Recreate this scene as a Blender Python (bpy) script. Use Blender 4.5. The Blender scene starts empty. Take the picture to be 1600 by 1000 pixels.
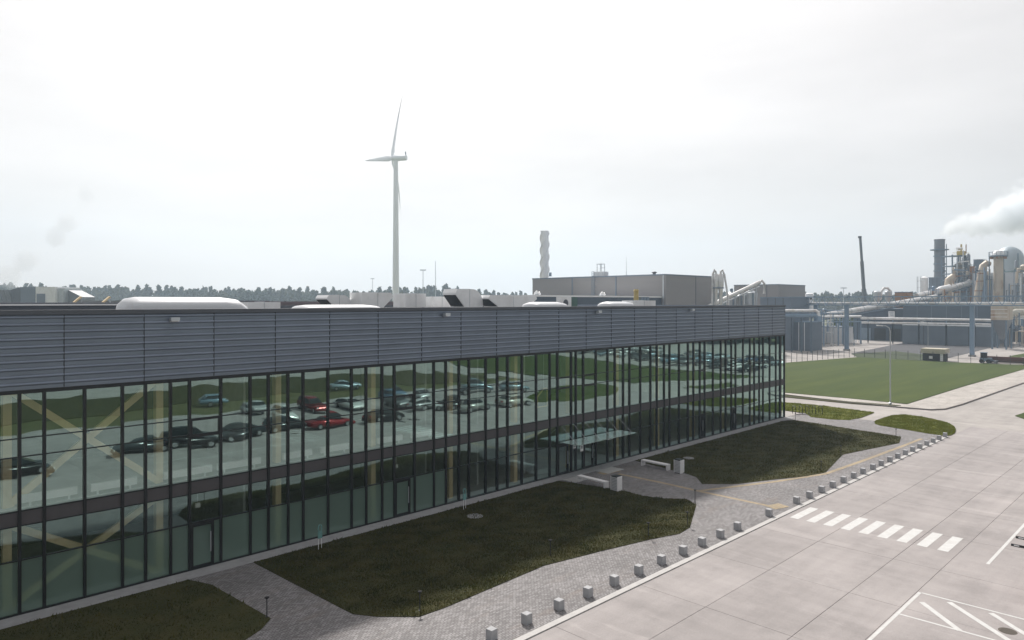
import bpy, bmesh, math, random
import numpy as np
from mathutils import Vector, Matrix
random.seed(7); rng = np.random.default_rng(7)
S = bpy.context.scene; COL = S.collection
R = math.radians
# ------------------------------------------------------------------ camera, sky, sun, exposure
F, HZ, CAMH = 1110.0, 472.0, 13.2             # focal length and horizon in photograph pixels, eye height
TH = math.atan(1120 / F); CT, ST = math.cos(TH), math.sin(TH)
cam = bpy.data.objects.new('camera', bpy.data.cameras.new('camera')); COL.objects.link(cam)
cam.location = (0, 0, CAMH); cam.rotation_euler = (R(90), 0, TH - R(90) + 0.0)
cam.rotation_euler[2] = math.atan2(ST, CT) - R(90)
cam.data.sensor_width = 36; cam.data.lens = F / 1600 * 36; cam.data.shift_y = -28 / 1600
cam.data.clip_start = 0.5; cam.data.clip_end = 6000
S.camera = cam
SUN_AZ = math.atan2(.569, .822); SUN_EL = R(44)
SD = Vector((math.sin(SUN_AZ) * math.cos(SUN_EL), math.cos(SUN_AZ) * math.cos(SUN_EL), math.sin(SUN_EL)))
W = bpy.data.worlds.new('World'); S.world = W; W.use_nodes = True
nt = W.node_tree; nt.nodes.clear()
def wn(t, **k):
    n = nt.nodes.new(t)
    for a, b in k.items(): setattr(n, a, b)
    return n
def wl(a, b): nt.links.new(a, b)
sky = wn('ShaderNodeTexSky', sky_type='NISHITA', sun_disc=False, sun_elevation=SUN_EL, sun_rotation=SUN_AZ, dust_density=4.0, air_density=1.2)
skm = wn('ShaderNodeVectorMath', operation='SCALE'); skm.inputs[3].default_value = 0.09; wl(sky.outputs[0], skm.inputs[0])
tc = wn('ShaderNodeTexCoord')
dot = wn('ShaderNodeVectorMath', operation='DOT_PRODUCT'); wl(tc.outputs['Generated'], dot.inputs[0]); dot.inputs[1].default_value = SD
mr = wn('ShaderNodeMapRange'); mr.inputs[1].default_value = -1; mr.inputs[2].default_value = 1; wl(dot.outputs['Value'], mr.inputs[0])
pw = wn('ShaderNodeMath', operation='POWER'); pw.inputs[1].default_value = 2.0; wl(mr.outputs[0], pw.inputs[0])
ma = wn('ShaderNodeMath', operation='MULTIPLY_ADD'); ma.inputs[1].default_value = 0.69; ma.inputs[2].default_value = 0.32; wl(pw.outputs[0], ma.inputs[0])
# thin layered cloud: noise on the direction, flattened towards the horizon
mp = wn('ShaderNodeMapping'); mp.inputs['Scale'].default_value = (1.3, 1.3, 5.5); wl(tc.outputs['Generated'], mp.inputs[0])
nz = wn('ShaderNodeTexNoise'); nz.inputs['Scale'].default_value = 1.9; nz.inputs['Detail'].default_value = 5; nz.inputs['Roughness'].default_value = .5; wl(mp.outputs[0], nz.inputs[0])
nr = wn('ShaderNodeMapRange'); nr.inputs[1].default_value = .3; nr.inputs[2].default_value = .7; nr.inputs[3].default_value = .87; nr.inputs[4].default_value = 1.05; wl(nz.outputs[0], nr.inputs[0])
mm = wn('ShaderNodeMath', operation='MULTIPLY'); wl(ma.outputs[0], mm.inputs[0]); wl(nr.outputs[0], mm.inputs[1])
cl = wn('ShaderNodeVectorMath', operation='SCALE'); cl.inputs[0].default_value = (1.06, 1.005, .97); wl(mm.outputs[0], cl.inputs[3])
mx = wn('ShaderNodeMix', data_type='RGBA'); mx.inputs[0].default_value = .86; wl(skm.outputs[0], mx.inputs[6]); wl(cl.outputs[0], mx.inputs[7])
bg = wn('ShaderNodeBackground'); bg.inputs[1].default_value = 1.0; wl(mx.outputs[2], bg.inputs[0])
wo = wn('ShaderNodeOutputWorld'); wl(bg.outputs[0], wo.inputs[0])
sl = bpy.data.lights.new('sun', 'SUN'); sl.energy = 4.4; sl.angle = R(3.0); sl.color = (1, .95, .89)
so = bpy.data.objects.new('sun', sl); COL.objects.link(so); so.rotation_euler = SD.to_track_quat('Z', 'Y').to_euler(); so.location = (0, 0, 60)
S.view_settings.view_transform = 'Standard'; S.view_settings.look = 'None'; S.view_settings.exposure = 0.12; S.view_settings.gamma = 1
S.cycles.use_denoising = True; S.cycles.max_bounces = 12; S.cycles.transparent_max_bounces = 16; S.cycles.volume_bounces = 8
S.cycles.caustics_reflective = False; S.cycles.caustics_refractive = False; S.cycles.sample_clamp_indirect = 6

# ------------------------------------------------------------------ helpers
def ray(px):
    a = (px - 800) / F
    return CT + a * ST, ST - a * CT
def G(px, py, z=0.0):                      # ground point (height z) seen at a pixel
    d = F * (CAMH - z) / (py - HZ); dx, dy = ray(px)
    return (d * dx, d * dy)
def RX(px, py, X):                          # point on the plane x = X
    dx, dy = ray(px); t = X / dx
    return (X, t * dy, CAMH - (py - HZ) / F * t)
def RY(px, py, Y):
    dx, dy = ray(px); t = Y / dy
    return (t * dx, Y, CAMH - (py - HZ) / F * t)
def RD(px, py, d):                          # point at depth d
    dx, dy = ray(px)
    return (d * dx, d * dy, CAMH - (py - HZ) / F * d)

ORD = 'first second third fourth fifth sixth seventh eighth ninth tenth eleventh twelfth thirteenth fourteenth fifteenth sixteenth seventeenth eighteenth nineteenth'.split()
class MB:
    def __init__(s): s.v = []; s.f = []; s.sm = []
    def box(s, x0, x1, y0, y1, z0, z1):
        n = len(s.v); s.v += [(x0,y0,z0),(x1,y0,z0),(x1,y1,z0),(x0,y1,z0),(x0,y0,z1),(x1,y0,z1),(x1,y1,z1),(x0,y1,z1)]
        s.f += [tuple(n + i for i in q) for q in ((0,3,2,1),(4,5,6,7),(0,1,5,4),(1,2,6,5),(2,3,7,6),(3,0,4,7))]; return s
    def bar(s, p, q, w, h=None):            # square bar between two points
        p = Vector(p); q = Vector(q); h = h or w; d = (q - p).normalized()
        u = d.cross(Vector((0, 0, 1)))
        if u.length < 1e-3: u = Vector((1, 0, 0))
        u.normalize(); t = u.cross(d); n = len(s.v)
        for c in (p, q):
            for a, b in ((-1,-1),(1,-1),(1,1),(-1,1)): s.v.append(tuple(c + u * a * w / 2 + t * b * h / 2))
        s.f += [tuple(n + i for i in k) for k in ((0,1,2,3),(7,6,5,4),(0,4,5,1),(1,5,6,2),(2,6,7,3),(3,7,4,0))]; return s
    def tube(s, pts, r, n=10, caps=True):
        pts = [Vector(p) for p in pts]; rs = r if isinstance(r, (list, tuple)) else [r] * len(pts); b0 = len(s.v)
        ref = Vector((0, 0, 1))
        d0 = (pts[1] - pts[0]).normalized()
        if abs(d0.z) > .95: ref = Vector((1, 0, 0))
        for i, p in enumerate(pts):
            d = (pts[min(i + 1, len(pts) - 1)] - pts[max(i - 1, 0)]).normalized()
            u = d.cross(ref)
            if u.length < 1e-3: u = d.cross(Vector((0, 1, 0)))
            u.normalize(); t = u.cross(d)
            for k in range(n):
                a = 2 * math.pi * k / n; s.v.append(tuple(p + (u * math.cos(a) + t * math.sin(a)) * rs[i]))
        for i in range(len(pts) - 1):
            for k in range(n):
                a = b0 + i * n + k; b = b0 + i * n + (k + 1) % n
                s.f.append((a, b, b + n, a + n))
        if caps:
            s.f.append(tuple(b0 + k for k in range(n))[::-1]); s.f.append(tuple(b0 + (len(pts) - 1) * n + k for k in range(n)))
        return s
    def lathe(s, prof, c=(0, 0, 0), n=16):   # prof: (radius, z)
        return s.tube([(c[0], c[1], c[2] + z + i * 1e-5) for i, (r, z) in enumerate(prof)], [max(r, .001) for r, z in prof], n)
    def prism(s, poly, z0, z1):
        n = len(s.v); m = len(poly)
        s.v += [(x, y, z0) for x, y in poly] + [(x, y, z1) for x, y in poly]
        s.f += [tuple(range(n, n + m))[::-1], tuple(range(n + m, n + 2 * m))]
        for i in range(m):
            j = (i + 1) % m; s.f.append((n + i, n + j, n + m + j, n + m + i))
        return s
    def ext(s, prof, axis, a, b):           # extrude a profile of (p,q) along x or y
        n = len(s.v); m = len(prof)
        for t in (a, b):
            for p, q in prof: s.v.append((t, p, q) if axis == 'x' else (p, t, q))
        s.f += [tuple(range(n, n + m)), tuple(range(n + m, n + 2 * m))[::-1]]
        for i in range(m):
            j = (i + 1) % m; s.f.append((n + j, n + i, n + m + i, n + m + j))
        return s
    def mesh(s, name, mat, off=(0, 0, 0), smooth=False):
        me = bpy.data.meshes.new(name)
        o = off; me.from_pydata([(x - o[0], y - o[1], z - o[2]) for x, y, z in s.v], [], s.f)
        bm = bmesh.new(); bm.from_mesh(me); bmesh.ops.recalc_face_normals(bm, faces=bm.faces); bm.to_mesh(me); bm.free()
        if mat: me.materials.append(mat)
        if smooth:
            for p in me.polygons: p.use_smooth = True
            me.set_sharp_from_angle(angle=R(40))
        return me
    def build(s, name, mat, parent=None, smooth=False, local=False):
        off = (0, 0, 0) if (parent is None or local) else WL(parent)
        return link(name, s.mesh(name, mat, off, smooth), parent)
def WL(o):
    l = Vector(o.location)
    if o.parent: l += WL(o.parent)
    return l
def link(name, me, parent=None):
    o = bpy.data.objects.new(name, me); COL.objects.link(o); o.parent = parent; return o
def tag(o, label=None, cat=None, group=None, kind=None):
    if label: o['label'] = label
    if cat: o['category'] = cat
    if group: o['group'] = group
    if kind: o['kind'] = kind
    return o
def thing(name, label, cat, loc=(0, 0, 0), group=None):
    o = bpy.data.objects.new(name, None); COL.objects.link(o); o.location = loc; o.empty_display_size = .3
    return tag(o, label, cat, group)
def kids(o): return [c for c in bpy.data.objects if c.parent == o]
def copy_tree(o, parent=None, cache={}):
    c = o.copy(); COL.objects.link(c); c.parent = parent
    for ch in list(o.children): copy_tree(ch, c)
    return c

# ------------------------------------------------------------------ materials
def newmat(name):
    m = bpy.data.materials.new(name); m.use_nodes = True; t = m.node_tree; t.nodes.clear()
    o = t.nodes.new('ShaderNodeOutputMaterial'); return m, t, o
def nd(t, typ, ins=None, **k):
    n = t.nodes.new(typ)
    for a, b in k.items(): setattr(n, a, b)
    for a, b in (ins or {}).items():
        if hasattr(b, 'is_linked') or isinstance(b, bpy.types.NodeSocket): t.links.new(b, n.inputs[a])
        else: n.inputs[a].default_value = b
    return n
def rgb(c): return (c[0], c[1], c[2], 1)
def pos(t, scale=(1, 1, 1), obj=False):
    src = nd(t, 'ShaderNodeTexCoord').outputs['Object'] if obj else nd(t, 'ShaderNodeNewGeometry').outputs['Position']
    return nd(t, 'ShaderNodeMapping', {0: src, 'Scale': scale}).outputs[0]
def M(name, c, rough=.6, metal=0, var=.18, scale=1.2, bump=0, stretch=(1, 1, 1), rnd=0, dirt=None):
    m, t, o = newmat(name)
    p = pos(t, stretch)
    n = nd(t, 'ShaderNodeTexNoise', {0: p, 'Scale': scale, 'Detail': 6, 'Roughness': .65})
    f = nd(t, 'ShaderNodeMapRange', {0: n.outputs[0], 1: .25, 2: .75, 3: 1 - var, 4: 1 + var}).outputs[0]
    if rnd:
        oi = nd(t, 'ShaderNodeObjectInfo'); g = nd(t, 'ShaderNodeMapRange', {0: oi.outputs['Random'], 3: 1 - rnd, 4: 1 + rnd}).outputs[0]
        f = nd(t, 'ShaderNodeMath', {0: f, 1: g}, operation='MULTIPLY').outputs[0]
    col = nd(t, 'ShaderNodeVectorMath', {0: c[:3], 3: f}, operation='SCALE').outputs[0]
    if dirt:
        n2 = nd(t, 'ShaderNodeTexNoise', {0: pos(t, dirt[2]), 'Scale': dirt[1], 'Detail': 5})
        fd = nd(t, 'ShaderNodeMapRange', {0: n2.outputs[0], 1: .5, 2: .72, 3: 0, 4: dirt[3]}).outputs[0]
        col = nd(t, 'ShaderNodeMix', {0: fd, 6: col, 7: rgb(dirt[0])}, data_type='RGBA').outputs[2]
    b = nd(t, 'ShaderNodeBsdfPrincipled', {'Base Color': col, 'Roughness': rough, 'Metallic': metal})
    if bump:
        nb = nd(t, 'ShaderNodeTexNoise', {0: p, 'Scale': scale * 12, 'Detail': 4})
        bm = nd(t, 'ShaderNodeBump', {'Strength': bump, 'Distance': .02, 'Height': nb.outputs[0]}); t.links.new(bm.outputs[0], b.inputs['Normal'])
    t.links.new(b.outputs[0], o.inputs[0]); return m
def glass(name, tint, refl, base, film=None, wav=.0042):
    m, t, o = newmat(name)
    oi = nd(t, 'ShaderNodeObjectInfo')
    off = nd(t, 'ShaderNodeVectorMath', {0: (37., 11., 23.), 3: oi.outputs['Random']}, operation='SCALE').outputs[0]
    p = nd(t, 'ShaderNodeVectorMath', {0: pos(t, (1, 1, .8)), 1: off}, operation='ADD').outputs[0]
    n = nd(t, 'ShaderNodeTexNoise', {0: p, 'Scale': .8, 'Detail': 0.0})
    bm = nd(t, 'ShaderNodeBump', {'Strength': 1.0, 'Distance': wav, 'Height': n.outputs[0]})
    lw0 = nd(t, 'ShaderNodeLayerWeight', {'Blend': .5}); lw = nd(t, 'ShaderNodeMath', {0: lw0.outputs['Facing'], 1: 3.6}, operation='POWER')
    fac = nd(t, 'ShaderNodeMath', {0: lw.outputs[0], 1: 1.0, 2: base}, operation='MULTIPLY_ADD', use_clamp=True).outputs[0]
    gl = nd(t, 'ShaderNodeBsdfGlossy', {'Color': rgb(refl), 'Roughness': 0.0, 'Normal': bm.outputs[0]})
    tr = nd(t, 'ShaderNodeBsdfTransparent', {'Color': rgb(tint)})
    sh = tr.outputs[0]
    if film:
        df = nd(t, 'ShaderNodeBsdfDiffuse', {'Color': rgb(film[0])}); tl = nd(t, 'ShaderNodeBsdfTranslucent', {'Color': rgb(film[0])})
        a = nd(t, 'ShaderNodeMixShader', {0: .5, 1: df.outputs[0], 2: tl.outputs[0]})
        sh = nd(t, 'ShaderNodeMixShader', {0: film[1], 1: sh, 2: a.outputs[0]}).outputs[0]
    mix = nd(t, 'ShaderNodeMixShader', {0: fac, 1: sh, 2: gl.outputs[0]}); t.links.new(mix.outputs[0], o.inputs[0]); return m
def paving(name, c1, c2, bw=.2, bh=.1, rot=0):
    m, t, o = newmat(name)
    src = nd(t, 'ShaderNodeNewGeometry').outputs['Position']
    p = nd(t, 'ShaderNodeMapping', {0: src, 'Rotation': (0, 0, rot)}).outputs[0]
    bt = nd(t, 'ShaderNodeTexBrick', {0: p, 1: rgb(c1), 2: rgb(c2), 3: rgb([x * .35 for x in c1]), 'Scale': 1, 'Mortar Size': .011, 'Mortar Smooth': .2, 'Brick Width': bw, 'Row Height': bh, 'Bias': 0.0})
    n = nd(t, 'ShaderNodeTexNoise', {0: src, 'Scale': .35, 'Detail': 6, 'Roughness': .65})
    f = nd(t, 'ShaderNodeMapRange', {0: n.outputs[0], 1: .3, 2: .7, 3: .78, 4: 1.18}).outputs[0]
    col = nd(t, 'ShaderNodeVectorMath', {0: bt.outputs[0], 3: f}, operation='SCALE').outputs[0]
    n3 = nd(t, 'ShaderNodeTexNoise', {0: pos(t, (.25, 1, 1)), 'Scale': .9, 'Detail': 7, 'Roughness': .7})
    f3 = nd(t, 'ShaderNodeMapRange', {0: n3.outputs[0], 1: .54, 2: .7, 3: 0, 4: .55}).outputs[0]
    col = nd(t, 'ShaderNodeMix', {0: f3, 6: col, 7: rgb((.17, .135, .115))}, data_type='RGBA').outputs[2]
    b = nd(t, 'ShaderNodeBsdfPrincipled', {'Base Color': col, 'Roughness': .75})
    bm = nd(t, 'ShaderNodeBump', {'Strength': .5, 'Distance': .01, 'Height': bt.outputs['Fac']}); bm.invert = True; t.links.new(bm.outputs[0], b.inputs['Normal'])
    t.links.new(b.outputs[0], o.inputs[0]); return m
def concrete(name, c, rnd=.05):
    m, t, o = newmat(name)
    P = pos(t)
    n1 = nd(t, 'ShaderNodeTexNoise', {0: P, 'Scale': .16, 'Detail': 7, 'Roughness': .62})
    n2 = nd(t, 'ShaderNodeTexNoise', {0: pos(t, (.9, .16, 1)), 'Scale': .8, 'Detail': 6, 'Roughness': .6})
    n3 = nd(t, 'ShaderNodeTexNoise', {0: P, 'Scale': 14, 'Detail': 4})
    n4 = nd(t, 'ShaderNodeTexNoise', {0: pos(t, (1.1, .22, 1)), 'Scale': .5, 'Detail': 5, 'Roughness': .7, 'Distortion': .6})
    oi = nd(t, 'ShaderNodeObjectInfo')
    f = nd(t, 'ShaderNodeMapRange', {0: n1.outputs[0], 1: .25, 2: .75, 3: .84, 4: 1.14}).outputs[0]
    for n, a, b_ in ((n2, .86, 1.12), (n3, .93, 1.07)):
        g = nd(t, 'ShaderNodeMapRange', {0: n.outputs[0], 1: .25, 2: .75, 3: a, 4: b_}).outputs[0]
        f = nd(t, 'ShaderNodeMath', {0: f, 1: g}, operation='MULTIPLY').outputs[0]
    g = nd(t, 'ShaderNodeMapRange', {0: oi.outputs['Random'], 3: 1 - rnd, 4: 1 + rnd}).outputs[0]
    f = nd(t, 'ShaderNodeMath', {0: f, 1: g}, operation='MULTIPLY').outputs[0]
    n5 = nd(t, 'ShaderNodeTexNoise', {0: pos(t, (.05, .9, 1)), 'Scale': 1.0, 'Detail': 5, 'Roughness': .6})
    n6 = nd(t, 'ShaderNodeTexNoise', {0: P, 'Scale': .45, 'Detail': 8, 'Roughness': .75})
    for n, a, b_, lo, hi in ((n5, .93, 1.03, .35, .6), (n6, .85, 1.0, .34, .52)):
        g = nd(t, 'ShaderNodeMapRange', {0: n.outputs[0], 1: lo, 2: hi, 3: a, 4: b_}).outputs[0]
        f = nd(t, 'ShaderNodeMath', {0: f, 1: g}, operation='MULTIPLY').outputs[0]
    s4 = nd(t, 'ShaderNodeMapRange', {0: n4.outputs[0], 1: .6, 2: .74, 3: 0, 4: .28}).outputs[0]
    f = nd(t, 'ShaderNodeMath', {0: f, 1: s4}, operation='ADD').outputs[0]
    col = nd(t, 'ShaderNodeVectorMath', {0: c, 3: f}, operation='SCALE').outputs[0]
    b = nd(t, 'ShaderNodeBsdfPrincipled', {'Base Color': col, 'Roughness': .8})
    bm = nd(t, 'ShaderNodeBump', {'Strength': .25, 'Distance': .01, 'Height': n3.outputs[0]}); t.links.new(bm.outputs[0], b.inputs['Normal'])
    t.links.new(b.outputs[0], o.inputs[0]); return m
def lawnmat(name, c1, c2, c3, sc=.5, stretch=(1, 1, 1)):
    m, t, o = newmat(name)
    n1 = nd(t, 'ShaderNodeTexNoise', {0: pos(t, stretch), 'Scale': sc, 'Detail': 8, 'Roughness': .7})
    n2 = nd(t, 'ShaderNodeTexNoise', {0: pos(t), 'Scale': 9, 'Detail': 6, 'Roughness': .75})
    a = nd(t, 'ShaderNodeMapRange', {0: n1.outputs[0], 1: .35, 2: .65}).outputs[0]
    col = nd(t, 'ShaderNodeMix', {0: a, 6: rgb(c1), 7: rgb(c2)}, data_type='RGBA').outputs[2]
    b_ = nd(t, 'ShaderNodeMapRange', {0: n2.outputs[0], 1: .5, 2: .75, 3: 0, 4: .8}).outputs[0]
    col = nd(t, 'ShaderNodeMix', {0: b_, 6: col, 7: rgb(c3)}, data_type='RGBA').outputs[2]
    b = nd(t, 'ShaderNodeBsdfPrincipled', {'Base Color': col, 'Roughness': .9, 'Specular IOR Level': .2})
    bm = nd(t, 'ShaderNodeBump', {'Strength': .9, 'Distance': .05, 'Height': n2.outputs[0]}); t.links.new(bm.outputs[0], b.inputs['Normal'])
    t.links.new(b.outputs[0], o.inputs[0]); return m
def leafmat(name, c1, c2, sc=.15):
    m, t, o = newmat(name)
    n1 = nd(t, 'ShaderNodeTexNoise', {0: pos(t), 'Scale': sc, 'Detail': 3})
    a = nd(t, 'ShaderNodeMapRange', {0: n1.outputs[0], 1: .35, 2: .65}).outputs[0]
    col = nd(t, 'ShaderNodeMix', {0: a, 6: rgb(c1), 7: rgb(c2)}, data_type='RGBA').outputs[2]
    df = nd(t, 'ShaderNodeBsdfDiffuse', {0: col}); tl = nd(t, 'ShaderNodeBsdfTranslucent', {0: col})
    mix = nd(t, 'ShaderNodeMixShader', {0: .3, 1: df.outputs[0], 2: tl.outputs[0]}); t.links.new(mix.outputs[0], o.inputs[0]); return m

m_clad = M('grey_metal_cladding', (.215, .255, .325), .30, .5, .07, .6, rnd=.05)
m_cap = M('dark_metal_cap', (.10, .11, .13), .45, .4, .08)
m_black = M('black_aluminium', (.012, .014, .016), .38, .2, .1)
m_glass = glass('clear_glass', (.97, 1.0, .98), (.70, 1.0, .95), .33)
m_film = glass('frosted_film_glass', (.85, .98, .92), (.75, .92, .87), .08, ((.34, .50, .42), .62))
m_clear = newmat('clear_inner_face'); m_clear[1].links.new(nd(m_clear[1], 'ShaderNodeBsdfTransparent', {'Color': (.98, 1, .99, 1)}).outputs[0], m_clear[2].inputs[0]); m_clear = m_clear[0]
def one_face(me):
    me.materials.append(m_clear)
    for p in me.polygons: p.material_index = 0 if p.normal.y < -.9 else 1
    return me
m_canopy = glass('canopy_glass', (.78, .88, .85), (.9, .95, .95), .10, ((.80, .93, .89), .78), .002)
m_wood = M('glued_pine', (.90, .71, .43), .55, 0, .12, 2, stretch=(1, 1, .1))
m_slab = M('grey_floor_edge', (.085, .078, .082), .6, 0, .12)
m_infloor = M('interior_floor', (.5, .5, .49), .5)
m_inwall = M('interior_wall', (.11, .13, .13), .8)
m_inceil = M('interior_ceiling', (.55, .56, .56), .8)
m_white = M('white_paint', (.90, .91, .92), .45, 0, .06)
m_offwhite = M('weathered_white_metal', (.86, .87, .88), .42, .1, .06, 1.5, dirt=((.5, .48, .45), .8, (1, 1, .4), .25))
m_roof = M('grey_roof_membrane', (.15, .15, .155), .85, 0, .2, .4)
m_galv = M('galvanised_steel', (.52, .55, .58), .38, .6, .12, 1.0)
m_silver = M('silver_pipe_cladding', (.80, .80, .79), .28, .6, .14, .8, dirt=((.35, .28, .22), .5, (1, 1, 1), .5))
m_steel = M('blue_grey_steel', (.17, .23, .30), .5, .2, .12)
m_conc = concrete('slab_concrete', (.325, .299, .294))
m_yard = concrete('yard_concrete', (.35, .325, .308), 0)
m_pave = paving('grey_pavers', (.16, .15, .152), (.29, .278, .282))
m_pave2 = paving('pale_pavers', (.40, .37, .34), (.45, .42, .39), .3, .3)
m_kerb = M('pale_kerb_concrete', (.46, .45, .44), .8, 0, .12, 2)
m_plinth = M('plinth_concrete', (.33, .33, .34), .85, 0, .18, 2, bump=.3)
m_cube = M('bollard_concrete', (.40, .405, .42), .8, 0, .14, 5, bump=.4)
m_benchc = M('bench_white_concrete', (.80, .79, .80), .7, 0, .08, 3)
m_tact = paving('ochre_tactile_pavers', (.40, .31, .19), (.34, .28, .19), .2, .2)
m_line = M('white_road_paint', (.56, .56, .555), .7, 0, .1, 3, dirt=((.5, .48, .46), 2.2, (1, 1, 1), .6))
m_lawn = lawnmat('olive_mossy_lawn', (.036, .041, .011), (.066, .060, .019), (.024, .031, .008))  # browner, darker turf than the other lawns, its own colour
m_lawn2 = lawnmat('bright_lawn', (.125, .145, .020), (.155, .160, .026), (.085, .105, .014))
m_lawn3 = lawnmat('mown_lawn', (.036, .060, .006), (.064, .086, .011), (.034, .052, .006), .11, (.22, 1.8, 1))
m_field = lawnmat('rough_field', (.08, .095, .03), (.12, .11, .05), (.06, .07, .025), .05)
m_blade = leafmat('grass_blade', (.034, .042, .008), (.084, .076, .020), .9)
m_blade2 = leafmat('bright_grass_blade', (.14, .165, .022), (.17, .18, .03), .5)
m_leaf = leafmat('forest_leaf', (.05, .075, .05), (.10, .105, .055), .02)
m_bark = M('bark', (.10, .08, .06), .9)

# ------------------------------------------------------------------ setting: ground, roads, lawns
def sheet(name, poly, z, mat, parent=None, label=None, kind='structure', thick=.0):
    b = MB()
    if thick: b.prism(poly, z - thick, z)
    else: b.v = [(x, y, z) for x, y in poly]; b.f = [tuple(range(len(poly)))]
    o = b.build(name, mat, parent)
    if not parent: tag(o, label, None, None, kind)
    return o
def px(pts, z=0): return [G(a, b, z) for a, b in pts]
def smooth(poly, it=2):
    for _ in range(it):
        q = []
        for i in range(len(poly)):
            a, b = poly[i], poly[(i + 1) % len(poly)]
            q += [(a[0]*.75 + b[0]*.25, a[1]*.75 + b[1]*.25), (a[0]*.25 + b[0]*.75, a[1]*.25 + b[1]*.75)]
        poly = q
    return poly
FY = 35.8
sheet('ground', [(-1480, -1480), (1480, -1480), (1480, 1480), (-1480, 1480)], -.06, m_field, label='rough field reaching out to the woods')
sheet('yard', [(-60, -14), (100, -14), (119, -6), (119, 14), (330, 8), (330, 150), (60, 150), (60, 80), (-60, 80)], -.02, m_yard, label='pale concrete yard and road around the office building')
# slabs of the plaza, one object each
road = tag(bpy.data.objects.new('road', None), 'pale concrete slab road and car park beside the kerb', None, None, 'structure'); COL.objects.link(road)
rows = [19.3, 15.95, 12.15, 10.0, 5.2, .4, -4.4, -9.2, -14.0]
XS = [-2.4 + 6 * i for i in range(16)]
gap = .007
for j in range(len(rows) - 1):
    y1, y0 = rows[j], rows[j + 1]; me = None
    for i in range(len(XS) - 1):
        if me is None:
            b = MB(); e = .012; w, d = 6 - gap, (y1 - y0) - gap
            b.box(-w/2, w/2, -d/2, d/2, -.10, -.012)
            n = len(b.v); b.v += [(-w/2,-d/2,-.012),(w/2,-d/2,-.012),(w/2,d/2,-.012),(-w/2,d/2,-.012),(-w/2+e,-d/2+e,0),(w/2-e,-d/2+e,0),(w/2-e,d/2-e,0),(-w/2+e,d/2-e,0)]
            b.f.pop(1); b.f += [tuple(n + q for q in k) for k in ((4,5,6,7),(0,1,5,4),(1,2,6,5),(2,3,7,6),(3,0,4,7))]
            me = b.mesh('concrete_slab', m_conc)
        o = link('concrete_slab', me, road); o.location = ((XS[i] + XS[i+1]) / 2, (y0 + y1) / 2, random.uniform(0, .003))
# paved apron between kerb and facade
sheet('pavement', [(-20, 19.62), (78.6, 19.62), (84, 24), (84, 35.75), (-20, 35.75)], .03, m_pave, label='grey block paving along the glass facade')
kb = MB(); kb.box(-20, 79.5, 19.32, 19.62, -.1, .045); tag(kb.build('kerb', m_kerb), 'pale flush kerb between block paving and concrete road', None, None, 'structure')
sheet('plinth_strip', [(-8, 34.75), (79.6, 34.75), (79.6, 35.75), (-8, 35.75)], .05, m_plinth, label='pale concrete strip at the foot of the facade', thick=.04)
PL = 34.75
def clipY(pts): return [(x, min(y, PL - .05)) for x, y in pts]
lawnA = [(-8, PL - .05), (G(310, 906)[0] - .4, PL - .05)] + px([(330, 915), (423, 968), (408, 985), (340, 1030), (200, 1110)]) + [(8, 21.5), (-8, 21.5)]
lawnB = [(G(388, 883)[0] + .3, PL - .05)] + px([(530, 950), (552, 961), (590, 965), (655, 965), (695, 951), (850, 885), (940, 862), (1020, 843), (1062, 835), (1078, 825), (1088, 790), (1072, 781), (1035, 780), (1005, 776), (975, 768)]) + [(G(893, 757)[0], PL - .05)]
lawnC = [(G(1000, 722)[0], PL - .05)] + px([(1069, 740), (1088, 746), (1097, 757), (1150, 757), (1210, 750), (1259, 745), (1290, 739), (1308, 720), (1317, 711), (1360, 702), (1405, 693), (1408, 683), (1330, 671), (1262, 660), (1240, 657)]) + [(G(1232, 660)[0], PL - .05)]
lawnD = px([(1215, 628), (1290, 635), (1366, 645), (1345, 653), (1327, 657), (1300, 656), (1267, 652), (1258, 646), (1215, 640)])
lawnE = smooth(px([(1354, 662), (1398, 648), (1425, 649), (1472, 658), (1494, 667), (1492, 680), (1470, 681.5), (1410, 671)]), 2)
lawnF = px([(1190, 610), (1228, 614), (1330, 623), (1417, 631.5), (1505, 604), (1600, 577), (1700, 548), (1700, 560)][:6]) + [(210, 26), (181, 29)] + px([(1478, 566), (1339, 558.5), (1228, 567), (1190, 570)])
lawnG = px([(1190, 611.5), (1228, 617), (1330, 628), (1408, 634), (1390, 635.5), (1330, 631), (1228, 621), (1190, 617)])
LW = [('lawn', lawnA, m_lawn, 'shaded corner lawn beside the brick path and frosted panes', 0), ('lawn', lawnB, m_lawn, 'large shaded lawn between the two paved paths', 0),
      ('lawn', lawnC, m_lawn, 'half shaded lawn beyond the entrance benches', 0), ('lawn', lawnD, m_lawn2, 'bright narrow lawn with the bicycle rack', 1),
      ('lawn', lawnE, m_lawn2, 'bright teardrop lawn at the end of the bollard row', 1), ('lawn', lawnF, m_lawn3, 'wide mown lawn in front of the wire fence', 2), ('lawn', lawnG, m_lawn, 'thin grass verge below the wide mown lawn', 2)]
def inside(P, x, y):
    c = np.zeros(len(x), bool); j = len(P) - 1
    for i in range(len(P)):
        xi, yi = P[i]; xj, yj = P[j]
        c ^= ((yi > y) != (yj > y)) & (x < (xj - xi) * (y - yi) / (yj - yi + 1e-12) + xi); j = i
    return c
def np_mesh(name, V, Fc, mat):
    me = bpy.data.meshes.new(name); k = Fc.shape[1]
    me.vertices.add(len(V)); me.vertices.foreach_set('co', V.astype(np.float32).ravel())
    me.loops.add(Fc.size); me.loops.foreach_set('vertex_index', Fc.astype(np.int32).ravel())
    me.polygons.add(len(Fc)); me.polygons.foreach_set('loop_start', np.arange(0, Fc.size, k, dtype=np.int32)); me.polygons.foreach_set('loop_total', np.full(len(Fc), k, np.int32))
    me.update(); me.validate(); me.materials.append(mat); return me
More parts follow.
